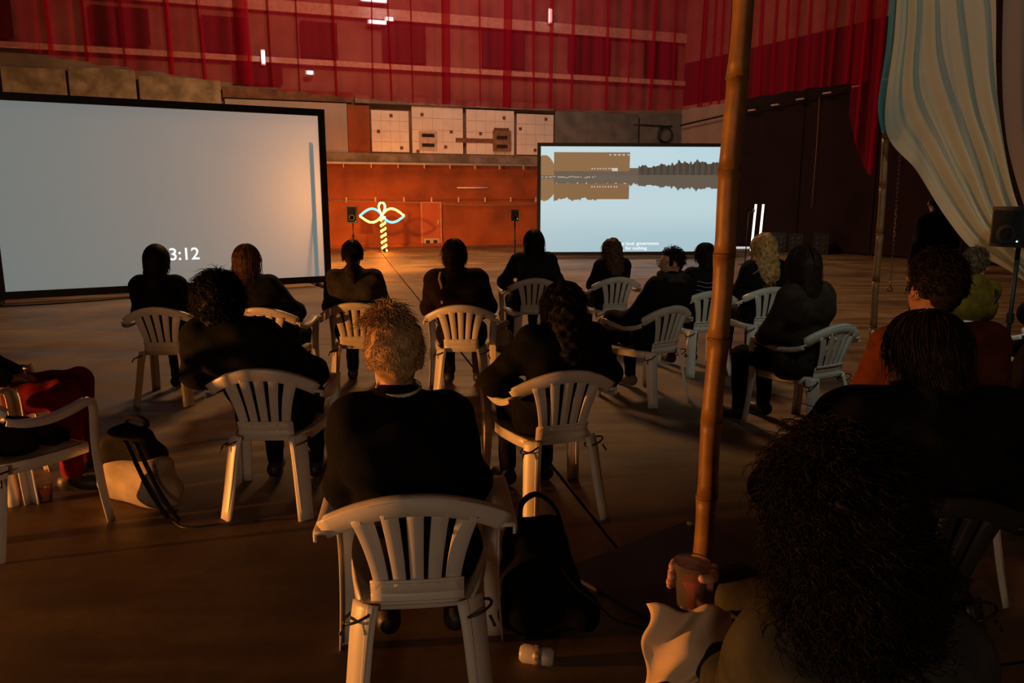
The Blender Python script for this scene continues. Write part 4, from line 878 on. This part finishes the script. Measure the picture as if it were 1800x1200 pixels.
def crumple():
    n = 26; G = np.zeros((n, n, 3)); a = np.array([.285,1.50,.80]); b = np.array([.49,1.53,.775]); c = np.array([.275,1.44,.66]); d = np.array([.44,1.42,.675])
    for i in range(n):
        for j in range(n):
            u, v = i/(n-1), j/(n-1); p = (a*(1-u)+b*u)*(1-v)+(c*(1-u)+d*u)*v
            G[i, j] = p+np.array([.008*math.sin(v*9+u*3), -.018*math.sin(u*7+1)*math.sin(v*6+u*4)-.02*math.sin(pi*u), .012*math.sin(u*12+v*5)])
    o = MB().grid(G).build('paper_napkin', mat('napkin', (.62,.46,.30), .9, .08, 12), None, True); sm = o.modifiers.new('thickness', 'SOLIDIFY'); sm.thickness = .003
    tag(o, 'crumpled paper napkin in the lap hand of the nearest person', 'napkin')
crumple()
can = empty('drink_can', (.09, 2.50, .033), 0, 'white printed drink can lying on the floor below the backpack', 'can')
MB().lathe([(.024,-.062),(.026,-.060),(.033,-.050),(.033,.050),(.026,.060),(.024,.062)], n=24, axis='x').build('can_body', mat('can_white', (.45,.42,.38), .4, .1), can, True)
MB().lathe([(.0335,-.012),(.0335,.022)], n=24, axis='x').build('printed_band', mat('can_print', (.32,.30,.27), .4, .4, 60, col2=(.08,.06,.05)), can, True)
MB().lathe([(.001,-.0635),(.022,-.0625),(.0225,-.0605)], n=20, axis='x').build('can_lid', M_ROPE, can, True); can.rotation_euler = (0, 0, R(-14))

# ------------------------------------------------------------------ sound and light gear
def speaker(loc, rz, w, h_, zt, label, stand=True):
    e = empty('loudspeaker', (loc[0], loc[1], zt), rz, label, 'loudspeaker')
    v = []; d_ = w*.9
    m = MB(); f = [(-w/2,-d_/2),(w/2,-d_/2),(w/2,0),(w*.30,d_/2),(-w*.30,d_/2),(-w/2,0)]
    v = [(a, b, z) for z in (0, h_) for a, b in f]; m.add(v, [(5,4,3,2,1,0),(6,7,8,9,10,11)]+[(k, (k+1) % 6, 6+(k+1) % 6, 6+k) for k in range(6)]); m.build('cabinet', M_BLACKPL, e)
    MB().box((-w*.44,-d_/2-.012,.03),(w*.44,-d_/2,h_-.03),bev=.004).build('grille', mat('grille', (.009,.009,.009), .8, .3, 90, spec=.2), e)
    MB().lathe([(w*.2,0),(w*.26,.012),(w*.30,.0)], (0,-d_/2-.013,h_*.32), 20, axis='y').build('woofer_ring', M_BLACK, e)
    MB().lathe([(.006,0),(.006,.006)], (w*.36,-d_/2-.02,.05), 8, axis='y').build('power_light', emis('green_led', (.5,1,.6), 3), e)
    return e
def sstand(loc, zt, label, tripod=True):
    e = empty('speaker_stand', (loc[0], loc[1], 0), 0, label, 'stand'); MB().tube([(0,0,.02),(0,0,zt)], .018).build('pole', M_BLACK, e, True)
    if tripod:
        for k in range(3): a = k*2.094+.5; MB().tube([(0,0,.55),(.35*math.cos(a),.35*math.sin(a),.01)], .012).build('leg', M_BLACK, e, True)
    else: MB().lathe([(.22,0),(.22,.015),(.03,.03)], n=20).build('base', M_BLACK, e)
    MB().lathe([(.03,zt*.5),(.03,zt*.5+.08)], n=10).build('collar', M_BLACK, e); return e
sstand((-4.75, 23.2), .87, 'thin speaker stand left of the glowing palm'); speaker((-4.75, 23.2), 0, .30, .50, .87, 'black loudspeaker left of the glowing palm')
sstand((.07, 18.75), 1.07, 'black speaker stand left of the lake screen', False); speaker((.07, 18.75), 0, .18, .27, 1.07, 'small black loudspeaker left of the lake screen')
sstand((4.10, 6.25), 1.25, 'speaker stand at the right edge under the pale drape'); speaker((4.06, 6.25), -62, .26, .32, 1.25, 'black loudspeaker at the right edge before the pale drape')
for x_, nm in ((6.87,'left'),(7.08,'right')):
    e = empty('light_tube', (x_-.02, 22.0, 0), 0, nm+' of two upright white light tubes by the dark wall', 'light tube', 'upright light tubes')
    MB().tube([(-.03,0,.12),(.03,0,1.43)], .03, n=10).build('tube', emis('white_tube', (.95,1,.92), 2.2), e, True); MB().lathe([(.09,0),(.09,.03),(.035,.04),(.035,.12)], n=14).build('foot', M_BLACK, e)
tag(MB().box((7.05,24.6,.01),(7.6,24.72,.07),bev=.01).build('floor_batten', emis('white_batten_glow', (.9,.95,1), .6)), 'short white bar lying on the floor beside the light tubes', 'light bar')
e = empty('microphone_stand', (5.72, 18.9, 0), 0, 'slim microphone stand right of the lake screen', 'stand'); MB().tube([(0,0,.02),(.03,0,1.25)], .012).build('pole', M_BLACK, e, True); MB().lathe([(.16,0),(.16,.012),(.02,.03)], n=16).build('base', M_BLACK, e); MB().tube([(.03,0,1.25),(.14,0,1.30)], .012).build('arm', M_BLACK, e, True); MB().lathe([(.012,1.27),(.025,1.29),(.025,1.33),(.012,1.35)], (.15,0,0), 10).build('microphone', M_ROPE, e)
def rack(x_, y_, w, h_, label, col):
    e = empty('equipment_case', (x_, y_, 0), -20, label, 'equipment case'); MB().box((-w/2,-.25,.02),(w/2,.25,h_),bev=.01).build('case', mat('case_'+str(col[0]), col, .5), e)
    fr = MB()
    for a in (-w/2, w/2-.025): fr.box((a,-.265,.02),(a+.025,-.25,h_))
    for z in (.02, h_-.025): fr.box((-w/2+.025,-.265,z),(w/2-.025,-.25,z+.025))
    fr.build('metal_edge', mat('dark_edge', (.02,.02,.022), .5), e)
    for i in range(2):
        for k_ in range(3): MB().lathe([(.028,0),(.032,.02),(.02,.03)], (-w*.22+i*w*.44, -.285, .14+k_*h_*.26), 10, axis='y').build('knob', mat('grey_knob', (.06,.06,.06), .4), e)
rack(8.10, 23.5, .42, .58, 'metal-edged equipment case beside the white light tubes', (.010,.010,.012)); rack(8.55, 23.3, .38, .55, 'bluish equipment case right of the metal-edged one', (.012,.016,.022)); rack(8.98, 22.5, .42, .62, 'small equipment rack alone before the dark wall', (.02,.02,.022))
tag(MB().tube(crv([(-9.5,10.9,.012),(-8.2,11.4,.012),(-7.2,11.8,.012),(-6.3,12.55,.012),(-5.6,12.9,.012)], 30), .012).build('floor_cable', M_BLACKPL, None, True), 'dark cable on the floor in front of the blank screen', 'cable')
